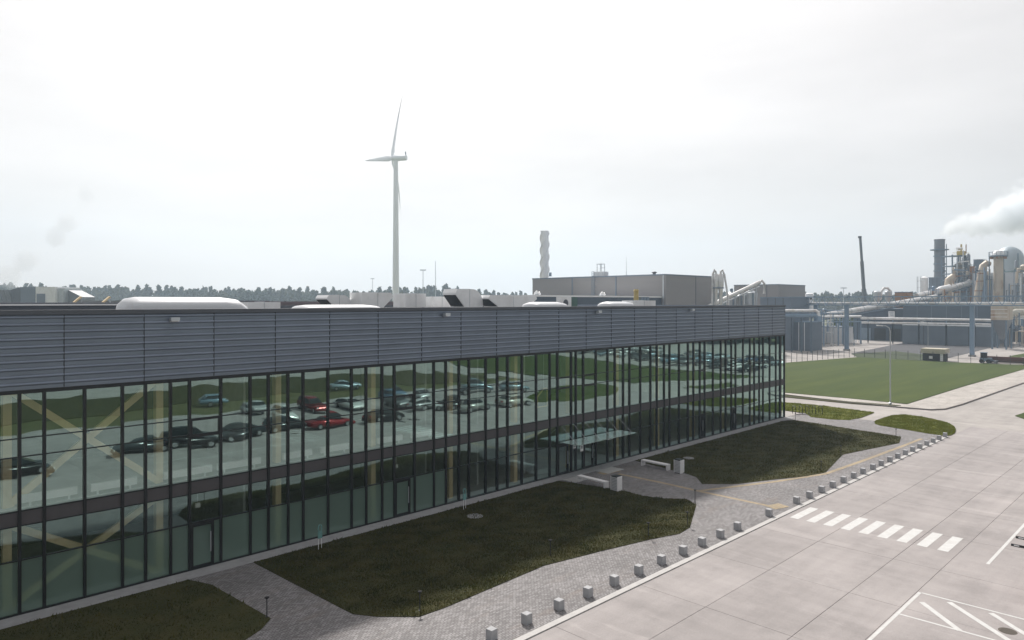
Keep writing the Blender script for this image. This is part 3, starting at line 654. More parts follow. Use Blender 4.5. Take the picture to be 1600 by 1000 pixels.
# ------------------------------------------------------------------ things on the paving and lawns
def bollards():
    b = MB(); e = .012; s_ = .165; h = .42
    b.box(-s_, s_, -s_, s_, 0, h - e); b.f.pop(1); n = len(b.v)
    b.v += [(-s_, -s_, h-e), (s_, -s_, h-e), (s_, s_, h-e), (-s_, s_, h-e), (-s_+e, -s_+e, h), (s_-e, -s_+e, h), (s_-e, s_-e, h), (-s_+e, s_-e, h)]
    b.f += [tuple(n + q for q in k) for k in ((4,5,6,7),(0,1,5,4),(1,2,6,5),(2,3,7,6),(3,0,4,7))]
    me = b.mesh('concrete_bollard', m_cube)
    xs = [15.15, 17.08] + [19.0 + 1.925 * k for k in range(11)] + [42.05] + [46.0 + 1.93 * k for k in range(18)]
    for i, x in enumerate(xs):
        y = 20.28 - (x - 19) * .0135
        o = link('concrete_bollard', me); o.location = (x + random.uniform(-.03, .03), y + random.uniform(-.02, .02), .03); o.rotation_euler[2] = random.gauss(0, .03)
        lab = 'lone concrete cube bollard beside the tactile pad with a wide gap on each side' if i == 13 else ('%s concrete cube bollard from the crossing towards the corner lawn' % ORD[12 - i] if i < 13 else '%s concrete cube bollard from the crossing towards the teardrop lawn' % ORD[i - 14])
        tag(o, lab, 'bollard', 'concrete cube bollards along the kerb')
bollards()
def bench(p, q, lab):
    a = Vector(G(*p, .45)); c_ = Vector(G(*q, .45)); m = (a + c_) / 2; L = (c_ - a).length / 2; ang = math.atan2((c_ - a).y, (c_ - a).x)
    t = thing('bench', lab, 'bench', (m.x, m.y, .03)); t.rotation_euler[2] = ang
    MB().box(-L, L, -.22, .22, .36, .46).build('seat', m_benchc, t, local=True)
    for s_ in (-1, 1): MB().box(min(s_ * L, s_ * (L - .12)), max(s_ * L, s_ * (L - .12)), -.218, .218, 0, .361).build('leg', m_benchc, t, local=True)
bench((905, 743), (948, 753.5), 'white concrete bench at the edge of the large lawn')
bench((1004, 718.5), (1045, 726.5), 'white concrete bench at the edge of the half shaded lawn')
m_slat = M('pale_grey_slat', (.60, .61, .63), .6, 0, .08)
for (p, lab) in (((963, 767), 'pale slatted litter bin with dark top beside the large lawn'), ((1061, 739), 'pale slatted litter bin with dark top beside the half shaded lawn')):
    x, y = G(*p); t = thing('litter_bin', lab, 'bin', (x, y, .03)); s_ = .27
    MB().box(-s_ + .02, s_ - .02, -s_ + .02, s_ - .02, .02, .98).build('liner', m_cap, t, local=True)
    MB().box(-s_ - .001, s_ + .001, -s_ - .03, -s_ + .02, 0, 1.0).build('side_panel', m_benchc, t, local=True); MB().box(-s_ - .001, s_ + .001, s_ - .02, s_ + .03, 0, 1.0).build('side_panel', m_benchc, t, local=True)
    for k in range(9): MB().box(-s_ - .02, -s_ + .015, -s_ + .021, s_ - .021, .06 + k * .105, .13 + k * .105).build('slat', m_slat, t, local=True)
    MB().box(-s_ + .01, s_ - .01, -s_ + .03, s_ - .03, .98, 1.05).build('lid', m_black, t, local=True)
def path_light():
    t = thing('path_light', 'x', 'path light', group='low path lights along the lawns')
    MB().lathe([(.022, 0), (.022, .78)], n=8).build('post', m_black, t, local=True)
    MB().lathe([(.05, .76), (.04, .79), (.10, .81), (.10, .83), (.02, .85)], n=12).build('lamp_head', M('matt_black', (.012, .012, .012), .95), t, local=True)
    MB().lathe([(.06, 0), (.06, .02)], n=10).build('base', m_black, t, local=True); return t
pl = path_light()
labs = ['dark mushroom path light on the corner lawn by the brick path', 'dark mushroom path light at the blunt tip of the large lawn', 'dark mushroom path light midway along the paved edge of the large lawn', 'dark mushroom path light by the narrowing end of the large lawn', 'dark mushroom path light near the corner of the large lawn by the tactile line', 'dark mushroom path light at the entrance corner of the large lawn', 'dark mushroom path light on the shaded edge of the half shaded lawn', 'dark mushroom path light at the inner bend of the half shaded lawn', 'dark mushroom path light at the sunlit tip of the half shaded lawn', 'dark mushroom path light at the corner of the glass building']
for i, p in enumerate([(417, 966), (656, 956), (860, 870), (1013, 841), (1074, 823), (1086, 786), (1283, 738), (1314, 712), (1400, 684), (1243, 658)]):
    o = pl if i == 0 else copy_tree(pl); x, y = G(*p); o.location = (x, y, .05); o['label'] = labs[i]
m_teal = M('teal_paint', (.16, .34, .33), .5)
for (p, lab) in (((500, 860), 'teal marker on two white stakes before the third timber column'), ((726, 797), 'teal marker on two white stakes near the concrete cover')):
    x, y = G(*p); t = thing('teal_marker', lab.replace(' before the third timber column', ' beside the frosted panes'), 'marker', (x, y, .05))
    for s_ in (-.09, .09): MB().tube([(s_, 0, 0), (s_, 0, .75)], .014, 6).build('stake', m_white, t, local=True)
    MB().box(-.12, .12, -.03, .03, .6, .95).build('plate', m_teal, t, local=True)
    b = MB(); b.tube([(.1 * math.cos(a), 0, 1.13 + .19 * math.sin(a)) for a in [2 * math.pi * k / 14 for k in range(15)]], .03, 6, False); b.build('ring', m_teal, t, local=True)
rk = G(1264, 648); t = thing('bicycle_rack', 'black bicycle rack of tall hoops on the bright narrow lawn', 'bicycle rack', (rk[0], rk[1], .0))
for k in range(5):
    u = Vector((.55, -.55)) * (k - 2)
    MB().tube([(u.x, u.y, 0), (u.x, u.y, .8), (u.x + .12, u.y + .12, .95), (u.x + .55, u.y + .55, .95), (u.x + .66, u.y + .66, .8), (u.x + .66, u.y + .66, 0)], .035, 6).build('hoop', m_black, t, local=True)
MB().bar((-1.1, 1.1, .04), (1.1, -1.1, .04), .08).build('rail', m_black, t, local=True)
m_rub = M('black_rubber', (.015, .015, .016), .7)
for (p, lab) in (((1594, 855), 'black wheel stop with white reflectors beside the parking line'), ((1601, 843), 'black wheel stop behind another one by the parking line')):
    x, y = G(*p); t = thing('wheel_stop', lab, 'wheel stop', (x, y - .45, .004))
    b = MB(); b.ext([(-.08, 0), (-.05, .1), (.05, .1), (.08, 0)], 'y', -.85, .85); b.build('body', m_rub, t, local=True)
    for k in (-.6, 0, .6): MB().box(-.087, -.06, k - .12, k + .12, .03, .075).build('reflector', m_white, t, local=True)
    MB().lathe([(.03, .09), (.03, .11)], n=8).build('bolt', m_galv, t, local=True)
def lamp_post(p, top, lab, arm=-1, d=None, r=.09):
    x, y = G(*p); dep = F * CAMH / (p[1] - HZ); h = (p[1] - top) * dep / F
    t = thing('lamp_post', lab, 'street lamp', (x, y, 0)); rx, ry = ST * arm, -CT * arm
    MB().tube([(0, 0, 0), (0, 0, h * .93), (rx * .15, ry * .15, h * .975), (rx * .6, ry * .6, h), (rx * 1.1, ry * 1.1, h)], [r, r * .65, r * .6, r * .5, r * .45], 8).build('pole', m_galv, t, smooth=True, local=True)
    b = MB(); b.bar((rx * 1.0, ry * 1.0, h), (rx * 1.7, ry * 1.7, h + .05), .28, .12); b.build('lamp_head', m_offwhite, t, local=True)
    MB().lathe([(r * 2, 0), (r * 2, .3), (r * 1.2, .35)], n=8).build('base', m_galv, t, local=True)
lamp_post((1391, 633), 509, 'tall grey lamp post at the bend of the raised kerb')
lamp_post((1450, 560), 503, 'grey lamp post beside the beige kiosk', r=.07)
lamp_post((1606, 575), 517, 'grey lamp post at the far end of the wide mown lawn', r=.07)

# ------------------------------------------------------------------ fence
m_fence = M('dark_fence_steel', (.04, .05, .05), .6)
def fence(pts, lab, step=2.4, h=2.1):
    t = thing('wire_fence', lab, 'fence', (pts[0][0], pts[0][1], 0)); wires = MB()
    for (x0, y0), (x1, y1) in zip(pts, pts[1:]):
        L = math.hypot(x1 - x0, y1 - y0); n = max(1, round(L / step))
        for k in range(n): MB().box(x0 + (x1 - x0) * k / n - .04, x0 + (x1 - x0) * k / n + .04, y0 + (y1 - y0) * k / n - .04, y0 + (y1 - y0) * k / n + .04, 0, h).build('post', m_fence, t)
        for z in (.1, .5, .9, 1.3, 1.7, 2.0): wires.tube([(x0, y0, z), (x1, y1, z)], .008, 4)
    wires.build('wire_mesh', m_fence, t)['kind'] = 'stuff'
fence([G(1215, 569), G(1228, 567.5), G(1285, 561.5), G(1335, 557.5), G(1400, 561), G(1478, 565.5), G(1600, 572), (183, 22)], 'dark wire fence behind the wide mown lawn')

# ------------------------------------------------------------------ cars (parked out of frame, seen in the glass)
m_tyre = M('tyre_rubber', (.012, .012, .012), .8); m_rim = M('alloy', (.5, .5, .52), .3, .8, .05)
m_carglass = M('car_glass', (.015, .02, .022), .06, 0, .02); m_lampw = M('clear_lamp', (.7, .7, .7), .1); m_lampr = M('red_lamp', (.4, .02, .02), .2)
def paint(c):
    n = 'paint_%02d%02d%02d' % tuple(int(x * 99) for x in c)
    return bpy.data.materials.get(n) or M(n, c, .22, .3, .04)
PROF = {
 'hatchback': ([(-2.05, .30), (-2.1, .55), (-2.02, .95), (-1.2, .98), (.7, .96), (1.75, .80), (2.05, .62), (2.08, .32)], [(-1.95, .95), (-1.55, 1.40), (-.3, 1.48), (.35, 1.40), (1.05, .95)]),
 'saloon': ([(-2.3, .30), (-2.33, .6), (-2.25, .92), (-1.3, .97), (.75, .94), (1.95, .78), (2.28, .6), (2.3, .32)], [(-1.7, .95), (-1.0, 1.38), (-.2, 1.45), (.35, 1.38), (1.1, .93)]),
 'sport_utility': ([(-2.25, .38), (-2.3, .7), (-2.25, 1.08), (-1.2, 1.10), (.8, 1.08), (1.9, .98), (2.2, .78), (2.25, .40)], [(-2.2, 1.06), (-1.95, 1.62), (-.3, 1.72), (.3, 1.64), (1.0, 1.06)]),
 'pickup': ([(-2.6, .42), (-2.65, .7), (-2.62, 1.05), (-.7, 1.08), (.9, 1.08), (2.1, 1.0), (2.4, .8), (2.45, .45)], [(-.85, 1.06), (-.75, 1.70), (.1, 1.78), (.45, 1.70), (1.1, 1.06)])}
def car_proto(kind):
    body, cab = PROF[kind]; out = {}
    bm = bmesh.new()
    def loft(pr, ws):
        rings = []
        for (y, k) in ws:
            rings.append([bm.verts.new((x * (1 if abs(y) < .8 else .985), y, z if k is None else z)) for x, z in pr])
        for a, b in zip(rings, rings[1:]):
            for i in range(len(pr)):
                j = (i + 1) % len(pr); bm.faces.new((a[i], a[j], b[j], b[i]))
        bm.faces.new(rings[0][::-1]); bm.faces.new(rings[-1])
    loft(body, [(-.88, None), (-.70, 1), (.70, 1), (.88, None)])
    rings = []
    for (y, s_) in ((-.80, 0), (.80, 0)):
        rings.append([bm.verts.new((x, y * (1 if z < 1.2 else .80), z)) for x, z in cab])
    a, b = rings
    for i in range(len(cab)):
        j = (i + 1) % len(cab); bm.faces.new((a[i], a[j], b[j], b[i]))
    bm.faces.new(a[::-1]); bm.faces.new(b)
    bmesh.ops.bevel(bm, geom=[e for e in bm.edges], offset=.05, segments=2, affect='EDGES', clamp_overlap=True)
    bmesh.ops.recalc_face_normals(bm, faces=bm.faces)
    me = bpy.data.meshes.new('body'); bm.to_mesh(me); bm.free()
    for p in me.polygons: p.use_smooth = True
    out['body'] = me
    c = cab; zt = max(z for x, z in c)
    def lerp(p, q, f): return (p[0] + (q[0] - p[0]) * f, p[1] + (q[1] - p[1]) * f)
    def quad_on(p, q, f0, f1, name):           # windscreen style pane across the width, between two profile points
        b = MB(); P0, P1 = lerp(p, q, f0), lerp(p, q, f1); n = Vector((-(P1[1] - P0[1]), 0, P1[0] - P0[0])).normalized()
        if n.z < 0: n = -n
        o = n * .018
        wd = lambda z: .80 * (1 if z < 1.2 else .80 if z > zt - .2 else .9) * .92
        for (x, z) in (P0, P1):
            w = wd(z); b.v += [(x + o.x, -w, z + o.z), (x + o.x, w, z + o.z)]
        b.f = [(0, 1, 3, 2)]; b.v += [(x - o.x * .9, y, z - o.z * .9) for x, y, z in b.v]; b.f += [(4, 5, 7, 6), (0, 1, 5, 4), (2, 3, 7, 6), (0, 2, 6, 4), (1, 3, 7, 5)]
        out[name] = b.mesh(name, m_carglass)
    quad_on(c[-1], c[-2], .12, .92, 'windscreen'); quad_on(c[0], c[1], .2, .9, 'rear_window')
    for s_, nm in ((-1, 'side_window'), (1, 'side_window.001')):
        b = MB(); pts = [lerp(c[0], c[1], .18), lerp(c[0], c[1], .85), (c[2][0], c[2][1] - .09), lerp(c[-1], c[-2], .85), lerp(c[-1], c[-2], .18)]
        for t_ in (.03, -.03):
            b.v += [(x * .93, s_ * (.80 * (1 - .2 * max(0, min(1, (z - c[0][1]) / (zt - c[0][1])))) + t_), z) for x, z in pts]
        m = len(pts); b.f = [tuple(range(m)), tuple(range(m, 2 * m))[::-1]] + [(i, (i + 1) % m, m + (i + 1) % m, m + i) for i in range(m)]
        out[nm] = b.mesh('side_window', m_carglass)
    r = .33 if kind in ('hatchback', 'saloon') else .38
    b = MB(); b.tube([(0, -.11, 0), (0, -.09, 0), (0, .09, 0), (0, .11, 0)], [r * .9, r, r, r * .9], 18); out['tyre'] = b.mesh('tyre', m_tyre, smooth=True)
    b = MB(); b.tube([(0, -.125, 0), (0, .125, 0)], [r * .6, r * .6], 14); out['rim'] = b.mesh('rim', m_rim); out['r'] = r; out['ends'] = (body[0][0], body[-1][0], body[2][1])
    return out
protos = {k: car_proto(k) for k in PROF}
b = MB(); b.box(-.03, .03, -.16, .16, -.07, .07); me_hl = b.mesh('headlight', m_lampw); b = MB(); b.box(-.03, .03, -.12, .12, -.09, .09); me_tl = b.mesh('tail_light', m_lampr)
bodies = {}
def car(x, y, rot, kind, c, lab, group=None):
    p = protos[kind]; t = thing('parked_car', lab, 'car', (x, y, .0), group); t.rotation_euler[2] = R(rot)
    key = (kind, c)
    if key not in bodies: me = p['body'].copy(); me.materials.append(paint(c)); bodies[key] = me
    link('body', bodies[key], t)
    for n in ('windscreen', 'rear_window', 'side_window', 'side_window.001'): link(n.split('.')[0], p[n], t)
    x0, x1, zt = p['ends']
    for wx in (x0 + .85, x1 - .85):
        for wy in (-.80, .80):
            o = link('wheel', p['tyre'], t); o.location = (wx, wy, p['r']); link('rim', p['rim'], o)
    for wy in (-.62, .62):
        o = link('headlight', me_hl, t); o.location = (x1 - .07, wy, .64 if kind in ('hatchback', 'saloon') else .8)
        o = link('tail_light', me_tl, t); o.location = (x0 + .0, wy, .75 if kind in ('hatchback', 'saloon') else .9)
BK, DG, SV, WH, RD_, LB, NV, GY = (.012, .013, .015), (.05, .055, .06), (.45, .46, .47), (.75, .75, .74), (.30, .02, .025), (.20, .30, .38), (.03, .06, .12), (.18, .19, .20)
for a in [
 (11.2, 7.4, 4, 'saloon', BK, 'black saloon parked alone by the road, mirrored behind the timber brace'), (20.8, 4.4, 185, 'saloon', DG, 'dark grey saloon parked beside the black off-roader'),
 (24.6, 5.2, 10, 'sport_utility', BK, 'black off-roader parked between two dark saloons'), (29.6, 4.2, 175, 'saloon', (.03, .035, .04), 'charcoal saloon with alloy wheels next to the black off-roader'),
 (37.5, -21.2, 15, 'hatchback', LB, 'pale blue hatchback parked against the olive grass strip'), (37.6, -9.6, 100, 'hatchback', SV, 'silver hatchback parked behind the white car'),
 (37.8, -2.4, 95, 'hatchback', WH, 'white hatchback parked near the two red cars'), (39.4, 4.6, 5, 'saloon', RD_, 'glossy red saloon parked nearest the office facade'),
 (44.1, -7.5, 92, 'sport_utility', (.26, .03, .03), 'red off-roader with dark roof parked behind the red saloon'), (47.1, -3.9, 88, 'saloon', (.68, .68, .67), 'off-white saloon parked beside the red off-roader'),
 (57.6, -21.5, 20, 'saloon', (.36, .44, .50), 'light steel blue saloon parked by the olive grass'), (35.2, 3.0, 8, 'hatchback', DG, 'dark grey hatchback parked behind the red saloon'),
 (45.4, 5.6, 0, 'saloon', BK, 'black saloon parked in front of the red saloon'), (56.9, -9.6, 95, 'hatchback', (.12, .20, .30), 'blue hatchback parked at the back of the bays'),
 (52.6, -1.8, 92, 'hatchback', GY, 'mid grey hatchback parked among silver cars'), (59.2, -5.4, 94, 'hatchback', SV, 'silver hatchback parked beside the blue hatchback'),
 (53.6, 2.8, 4, 'hatchback', (.55, .55, .56), 'bright silver hatchback parked behind the silver off-roader'), (57.6, 4.0, 3, 'saloon', (.04, .045, .05), 'dark saloon parked behind the silver off-roader'),
 (57.2, 7.6, 6, 'sport_utility', (.42, .42, .40), 'silver off-roader parked close to the parking line'), (63.8, 7.6, 4, 'saloon', (.52, .50, .46), 'champagne saloon parked in front of the silver off-roader'),
 (70, -6.4, 30, 'pickup', (.20, .26, .30), 'blue grey pickup parked near the green island'), (75.0, -3.5, 25, 'saloon', (.25, .33, .38), 'blue grey saloon parked beside the pickup')]:
    car(*a)
cols = [LB, SV, WH, DG, NV, GY, (.22, .30, .36), SV, BK, (.40, .46, .50)]
cw = ['pale blue', 'silver', 'white', 'dark grey', 'navy', 'mid grey', 'steel blue', 'silver', 'black', 'light steel']
k = 0
for r_, (ax, ay, bx, by) in enumerate([(146, -58, 125.5, 8), (152.5, -58, 132, 10), (163, -58, 144, 10)]):
    for i in range(17):
        f = i / 16; x = ax + (bx - ax) * f; y = ay + (by - ay) * f
        if random.random() < .14: continue
        ci = random.randrange(10); car(x + random.uniform(-.3, .3), y, (18 if r_ % 2 else 198) + random.uniform(-3, 3), random.choice(['hatchback', 'saloon', 'sport_utility', 'hatchback']), cols[ci], cw[ci] + ' car, ' + ORD[16 - i] + ' bay of ' + ['the far car park row beside the green lawn', 'the middle row of the far car park', 'the far car park row before the dark wood'][r_], 'cars in the far car park')

# ------------------------------------------------------------------ wind turbine
TD = 430; bx, by, _ = RD(618.5, 470, TD); hubz = RD(0, 247, TD)[2]; px_m = TD / F
t = thing('wind_turbine', 'tall white wind turbine with three blades behind the office roof', 'wind turbine', (bx, by, 0))
m_turb = M('turbine_white', (.90, .92, .94), .4, 0, .03, .1)
MB().lathe([(2.25, 0), (2.1, 10), (1.75, 50), (1.3, hubz - 1.6), (1.3, hubz - 1.2)], n=24).build('tower', m_turb, t, smooth=True, local=True)
rt = Vector((ST, -CT, 0)); fw = Vector((CT, ST, 0)); up = Vector((0, 0, 1))
ax = (rt * -.98 + fw * .2).normalized(); hv = (rt * -.2 + fw * -.98).normalized()
hp = Vector((0, 0, hubz)) + ax * 2.4
nb = MB(); nb.tube([tuple(Vector((0, 0, hubz)) - ax * 7), tuple(Vector((0, 0, hubz)) - ax * 6.8), tuple(Vector((0, 0, hubz)) - ax * 0), tuple(hp - ax * .6)], [1.2, 1.7, 1.9, 1.5], 12); nc = nb.build('nacelle', m_turb, t, smooth=True, local=True)
MB().bar(tuple(Vector((0, 0, hubz + 1.2)) - ax * 6.2), tuple(Vector((0, 0, hubz + 3.6)) - ax * 6.2), .5, .5).build('wind_sensor', m_cap, nc, local=True)
MB().tube([tuple(hp - ax * .6), tuple(hp + ax * .6), tuple(hp + ax * 1.3), tuple(hp + ax * 1.7)], [1.4, 1.3, .8, .1], 14).build('hub', m_turb, t, smooth=True, local=True)
for ph, R_, bend in ((-17, 43, 2.0), (103, 43, 1.0), (223, 39, -5.0)):
    d = up * math.cos(R(ph)) + hv * math.sin(R(ph)); sd = ax.cross(d).normalized()
    b = MB(); ns = 12; m = 10
    for i in range(ns + 1):
        f = i / ns; ch = (.9 if f < .05 else 1.0) * (1.7 * (1 - f) ** .9 * min(1, .55 + f * 4) + .18); th_ = ch * (.5 if f < .1 else .22)
        c_ = hp + d * (f * R_ + .8) - ax * (bend * f * f)
        for k in range(m):
            a = 2 * math.pi * k / m; b.v.append(tuple(c_ + sd * math.cos(a) * ch + ax * math.sin(a) * th_ * 1.3))
    for i in range(ns):
        for k in range(m): b.f.append((i*m+k, i*m+(k+1) % m, (i+1)*m+(k+1) % m, (i+1)*m+k))
    b.f += [tuple(range(m)), tuple(range(ns*m, ns*m+m))[::-1]]
    b.build('blade', m_turb, t, smooth=True, local=True)

# ------------------------------------------------------------------ grey hall with the twisted chimney, silos
m_hall = M('warm_grey_cladding', (.26, .25, .25), .6, .05, .07, .15, stretch=(.3, .3, 3))
m_hall2 = M('cool_grey_cladding', (.155, .195, .25), .6, .05, .08, .15, stretch=(.3, .3, 3))
cx, cy, cz = RD(1040, 428, 170); ex = RY(1113, 431, cy)[0]; ey = RX(832, 432, cx)[1]
t = thing('factory_hall', 'large windowless grey hall with pilaster and roof ladder behind the office', 'building', (cx, cy, 0))
w = MB(); w.box(cx, ex, cy, ey, 0, cz - .3); wo_ = w.build('wall', m_hall, t)
MB().box(cx - .1, ex + .1, cy - .1, ey + .1, cz - .3, cz).build('coping', m_hall2, t)
for f in (.0, .33, .66): 
    y = cy + (ey - cy) * (f if f else .01); MB().box(cx - .12, cx - .001, y, y + .35, 0, cz - .31).build('pilaster', m_galv if f == 0 else m_hall2, t)
for f in (.62,): MB().box(cx + (ex - cx) * f, cx + (ex - cx) * f + .25, cy - .05, cy - .001, 0, cz - .31).build('joint', m_cap, t)
yy = RX(929, 440, cx)[1]
l = MB(); l.box(cx - .7, cx - .6, yy - .4, yy - .3, 6, cz + 1.2); l.box(cx - .7, cx - .6, yy + .3, yy + .4, 6, cz + 1.2)
for k in range(28): l.box(cx - .68, cx - .62, yy - .3, yy + .3, 6.2 + k * .55, 6.3 + k * .55)
for k in range(8): l.box(cx - .6, cx - .001, yy - .38, yy - .32, 7 + k * 1.7, 7.1 + k * 1.7)
l.build('ladder', m_steel, t)
v = thing('roof_unit', 'small pale roof housing with railing on the grey hall', 'roof unit', (cx + 4, RX(924, 440, cx)[1], cz))
MB().box(-1.2, 1.2, -1.6, 1.6, 0, 1.3).build('housing', m_offwhite, v, local=True)
b = MB()
for a in (-.7, .7):
    for c_ in (-.7, .7): b.box(a - .06, a + .06, c_ - .06, c_ + .06, 1.3, 3.4)
b.box(-.8, .8, -.8, .8, 3.3, 3.42); b.box(-.8, .8, -.76, -.7, 2.3, 2.4); b.build('frame', m_galv, v, local=True)
v = thing('roof_antenna', 'thin antenna mast on the grey hall', 'antenna', (cx + 1, RX(975, 430, cx)[1], cz)); MB().tube([(0, 0, 0), (0, 0, 4.6)], [.07, .03], 6).build('mast', m_galv, v, local=True); MB().box(-.15, .15, -.15, .15, 0, .15).build('base', m_galv, v, local=True)
v = thing('roof_fan', 'small dark roof fan near the corner of the grey hall', 'fan', (cx + 2, RX(1015, 428, cx)[1], cz)); MB().lathe([(.4, 0), (.4, .4), (.65, .45), (.65, .65), (.2, .8)], n=12).build('cowl', m_cap, v, local=True); MB().box(-.5, .5, -.5, .5, 0, .1).build('base', m_galv, v, local=True)
# twisted chimney
chx, chy, chz = RD(851, 361, 214); t = thing('chimney', 'pale steel chimney wrapped in spiral fins behind the grey hall', 'chimney', (chx, chy, 0))
MB().lathe([(1.2, 0), (1.2, chz - .3), (1.28, chz - .28), (1.28, chz)], n=20).build('shaft', m_silver if 0 else M('pale_steel', (.84, .86, .88), .4, .1, .06), t, smooth=True, local=True)
for s_ in range(3):
    b = MB(); n = 60; z0, z1 = 17, chz - .6
    for i in range(n + 1):
        a = s_ * 2.094 + i / n * 9.5; z = z0 + (z1 - z0) * i / n; c_, q = math.cos(a), math.sin(a)
        for rr, dz in ((1.19, 0), (1.5, 0), (1.5, .12), (1.19, .12)): b.v.append((c_ * rr, q * rr, z + dz))
    for i in range(n):
        for k in range(4): b.f.append((i*4+k, i*4+(k+1) % 4, (i+1)*4+(k+1) % 4, (i+1)*4+k))
    b.build('spiral_fin', bpy.data.materials['pale_steel'], t, local=True)
b = MB(); b.box(1.2, 2.6, -.5, .5, 21.0, 21.15); b.box(2.5, 2.56, -.5, .5, 21.15, 22.2); b.build('platform', m_steel, t, local=True)
# cyclone tower
D = 178
def rd(p, y, d=D): return Vector(RD(p, y, d))
base = rd(1121, 470); base.z = 0; ztop = rd(0, 428)[2]
t = thing('cyclone_tower', 'silver dust cyclones with looping ducts beside the grey hall', 'silo', base)
for (p, r) in ((1118.5, .7), (1126, .75)):
    o = rd(p, 470) - base; o.z = 0; z1 = ztop; z0 = rd(0, 449)[2]
    MB().lathe([(.2, 5), (.35, z0 - 3.2), (r * .8, z0 - .2), (r, z0 + .4), (r, z1 - .6), (r * .7, z1)], (o.x, o.y, 0), 14).build('cyclone', m_silver, t, smooth=True, local=True)
    q = rd(p + (6 if p > 1120 else -5), 470) - base; q.z = 0; e = rd(p + (12 if p > 1120 else -6), 470) - base
    MB().tube([(o.x, o.y, z1 - .3), (o.x, o.y, z1 + .5), tuple((o * .6 + q * .4) + Vector((0, 0, z1 + 1.1))), (q.x, q.y, z1 - .2), (e.x, e.y, z0 - 3), (e.x, e.y, 4)], .26, 8).build('duct', m_silver, t, smooth=True, local=True)
for p in (1114.5, 1128):
    o = rd(p, 470) - base; MB().box(o.x - .15, o.x + .15, o.y - .15, o.y + .15, 0, ztop - 1).build('leg', m_galv, t, local=True)
z = rd(0, 450)[2]; a_, b_ = rd(1113, 470) - base, rd(1130, 470) - base
MB().bar((a_.x, a_.y, z), (b_.x, b_.y, z), 2.0, .25).build('deck', m_steel, t, local=True)
MB().bar((a_.x, a_.y, z + 1), (b_.x, b_.y, z + 1), .1, .1).build('railing', m_steel, t, local=True)
for (p0, p1, yt, lab) in ((1135, 1151, 459, 'galvanised silo with conical roof beside the cyclones'), (1163, 1183, 458, 'wide galvanised silo beneath the inclined conveyor'), (1152, 1161, 462, 'narrow bluish silo between two wider ones')):
    c_ = rd((p0 + p1) / 2, 470, 190); r = (p1 - p0) / 2 * 190 / F; z = RD(0, yt, 190)[2]
    t = thing('storage_silo', lab, 'silo', (c_.x, c_.y, 0)); MB().lathe([(r, 0), (r, z), (r * 1.03, z + .05), (r * .25, z + r * .45)], n=20).build('shell', m_galv, t, smooth=True, local=True)
    MB().lathe([(r * .3, z + r * .4), (r * .3, z + r * .4 + .8), (r * .2, z + r * .4 + .9)], n=10).build('cap', m_steel, t, local=True)
    MB().box(-r * .72 - .25, -r * .72 + .05, -r * .72 - .25, -r * .72 + .05, 0, z).build('ladder', m_steel, t, local=True)
t = thing('conveyor', 'silver inclined conveyor rising over the galvanised silos', 'conveyor', (rd(1150, 470, 184).x, rd(1150, 470, 184).y, 0))
A, B = rd(1100, 482, 182), rd(1187, 441, 186)
MB().tube([A, B], .5, 10).build('tube', m_silver, t, smooth=True); MB().tube([A + Vector((0, 0, -.9)), B + Vector((0, 0, -1.1))], .18, 8).build('rail', m_galv, t)
MB().tube([B + Vector((0, 0, -.3)), B + rt * .5 + Vector((0, 0, .5)), B + rt * 1.2 + Vector((0, 0, -.3)), B + rt * 1.2 + Vector((0, 0, -3))], .32, 8).build('discharge_bend', m_silver, t, smooth=True)
for f in (.55, .93): q = A.lerp(B, f); MB().box(q.x - .15, q.x + .15, q.y - .15, q.y + .15, 0, q.z - .4).build('support', m_galv, t)
def face(name, lab, p0, p1, yt, X, dX, mat, cop=None, cat='building', yb=None, joints=0, jm=None):
    a = RX(p0, yt, X); c_ = RX(p1, yt, X); z0 = 0 if yb is None else RX((p0 + p1) / 2, yb, X)[2]; z = (a[2] + c_[2]) / 2
    t = thing(name, lab, cat, (X, (a[1] + c_[1]) / 2, max(0, z0)))
    MB().box(X, X + dX, c_[1], a[1], z0, z - .25).build('wall', mat, t); MB().box(X - .08, X + dX + .08, c_[1] - .08, a[1] + .08, z - .25, z).build('coping', cop or m_cap, t)
    for k in range(1, joints + 1):
        y = a[1] + (c_[1] - a[1]) * k / (joints + 1); MB().box(X - .05, X - .001, y - .09, y + .09, z0, z - .26).build('joint_cover', jm or m_cap, t)
    return t, a[1], c_[1], z
face('factory_hall', 'warm grey hall behind the galvanised silos', 1147, 1216, 444.5, 215, 20, m_hall, m_hall2, joints=3)
face('factory_hall', 'low grey panel hall with dark posts at the end of the office roof', 1188, 1236, 464, 190, 12, m_hall2, m_steel, joints=3)

# ------------------------------------------------------------------ process plant on the right
m_beige = M('rusty_beige_steel', (.56, .49, .40), .55, .1, .12, .4, dirt=((.30, .15, .06), .45, (1, 1, .35), .75))
m_rust = M('rust_orange', (.33, .16, .07), .8, 0, .25, .6)
m_whitewall = M('white_steel_wall', (.62, .66, .70), .5, .05, .06, .2)
m_stack = M('stack_grey', (.20, .22, .25), .5, .3, .1, .3)
m_blue = M('blue_steel', (.22, .31, .42), .5, .15, .1, .5)
m_yellow = M('safety_yellow', (.58, .42, .10), .5)
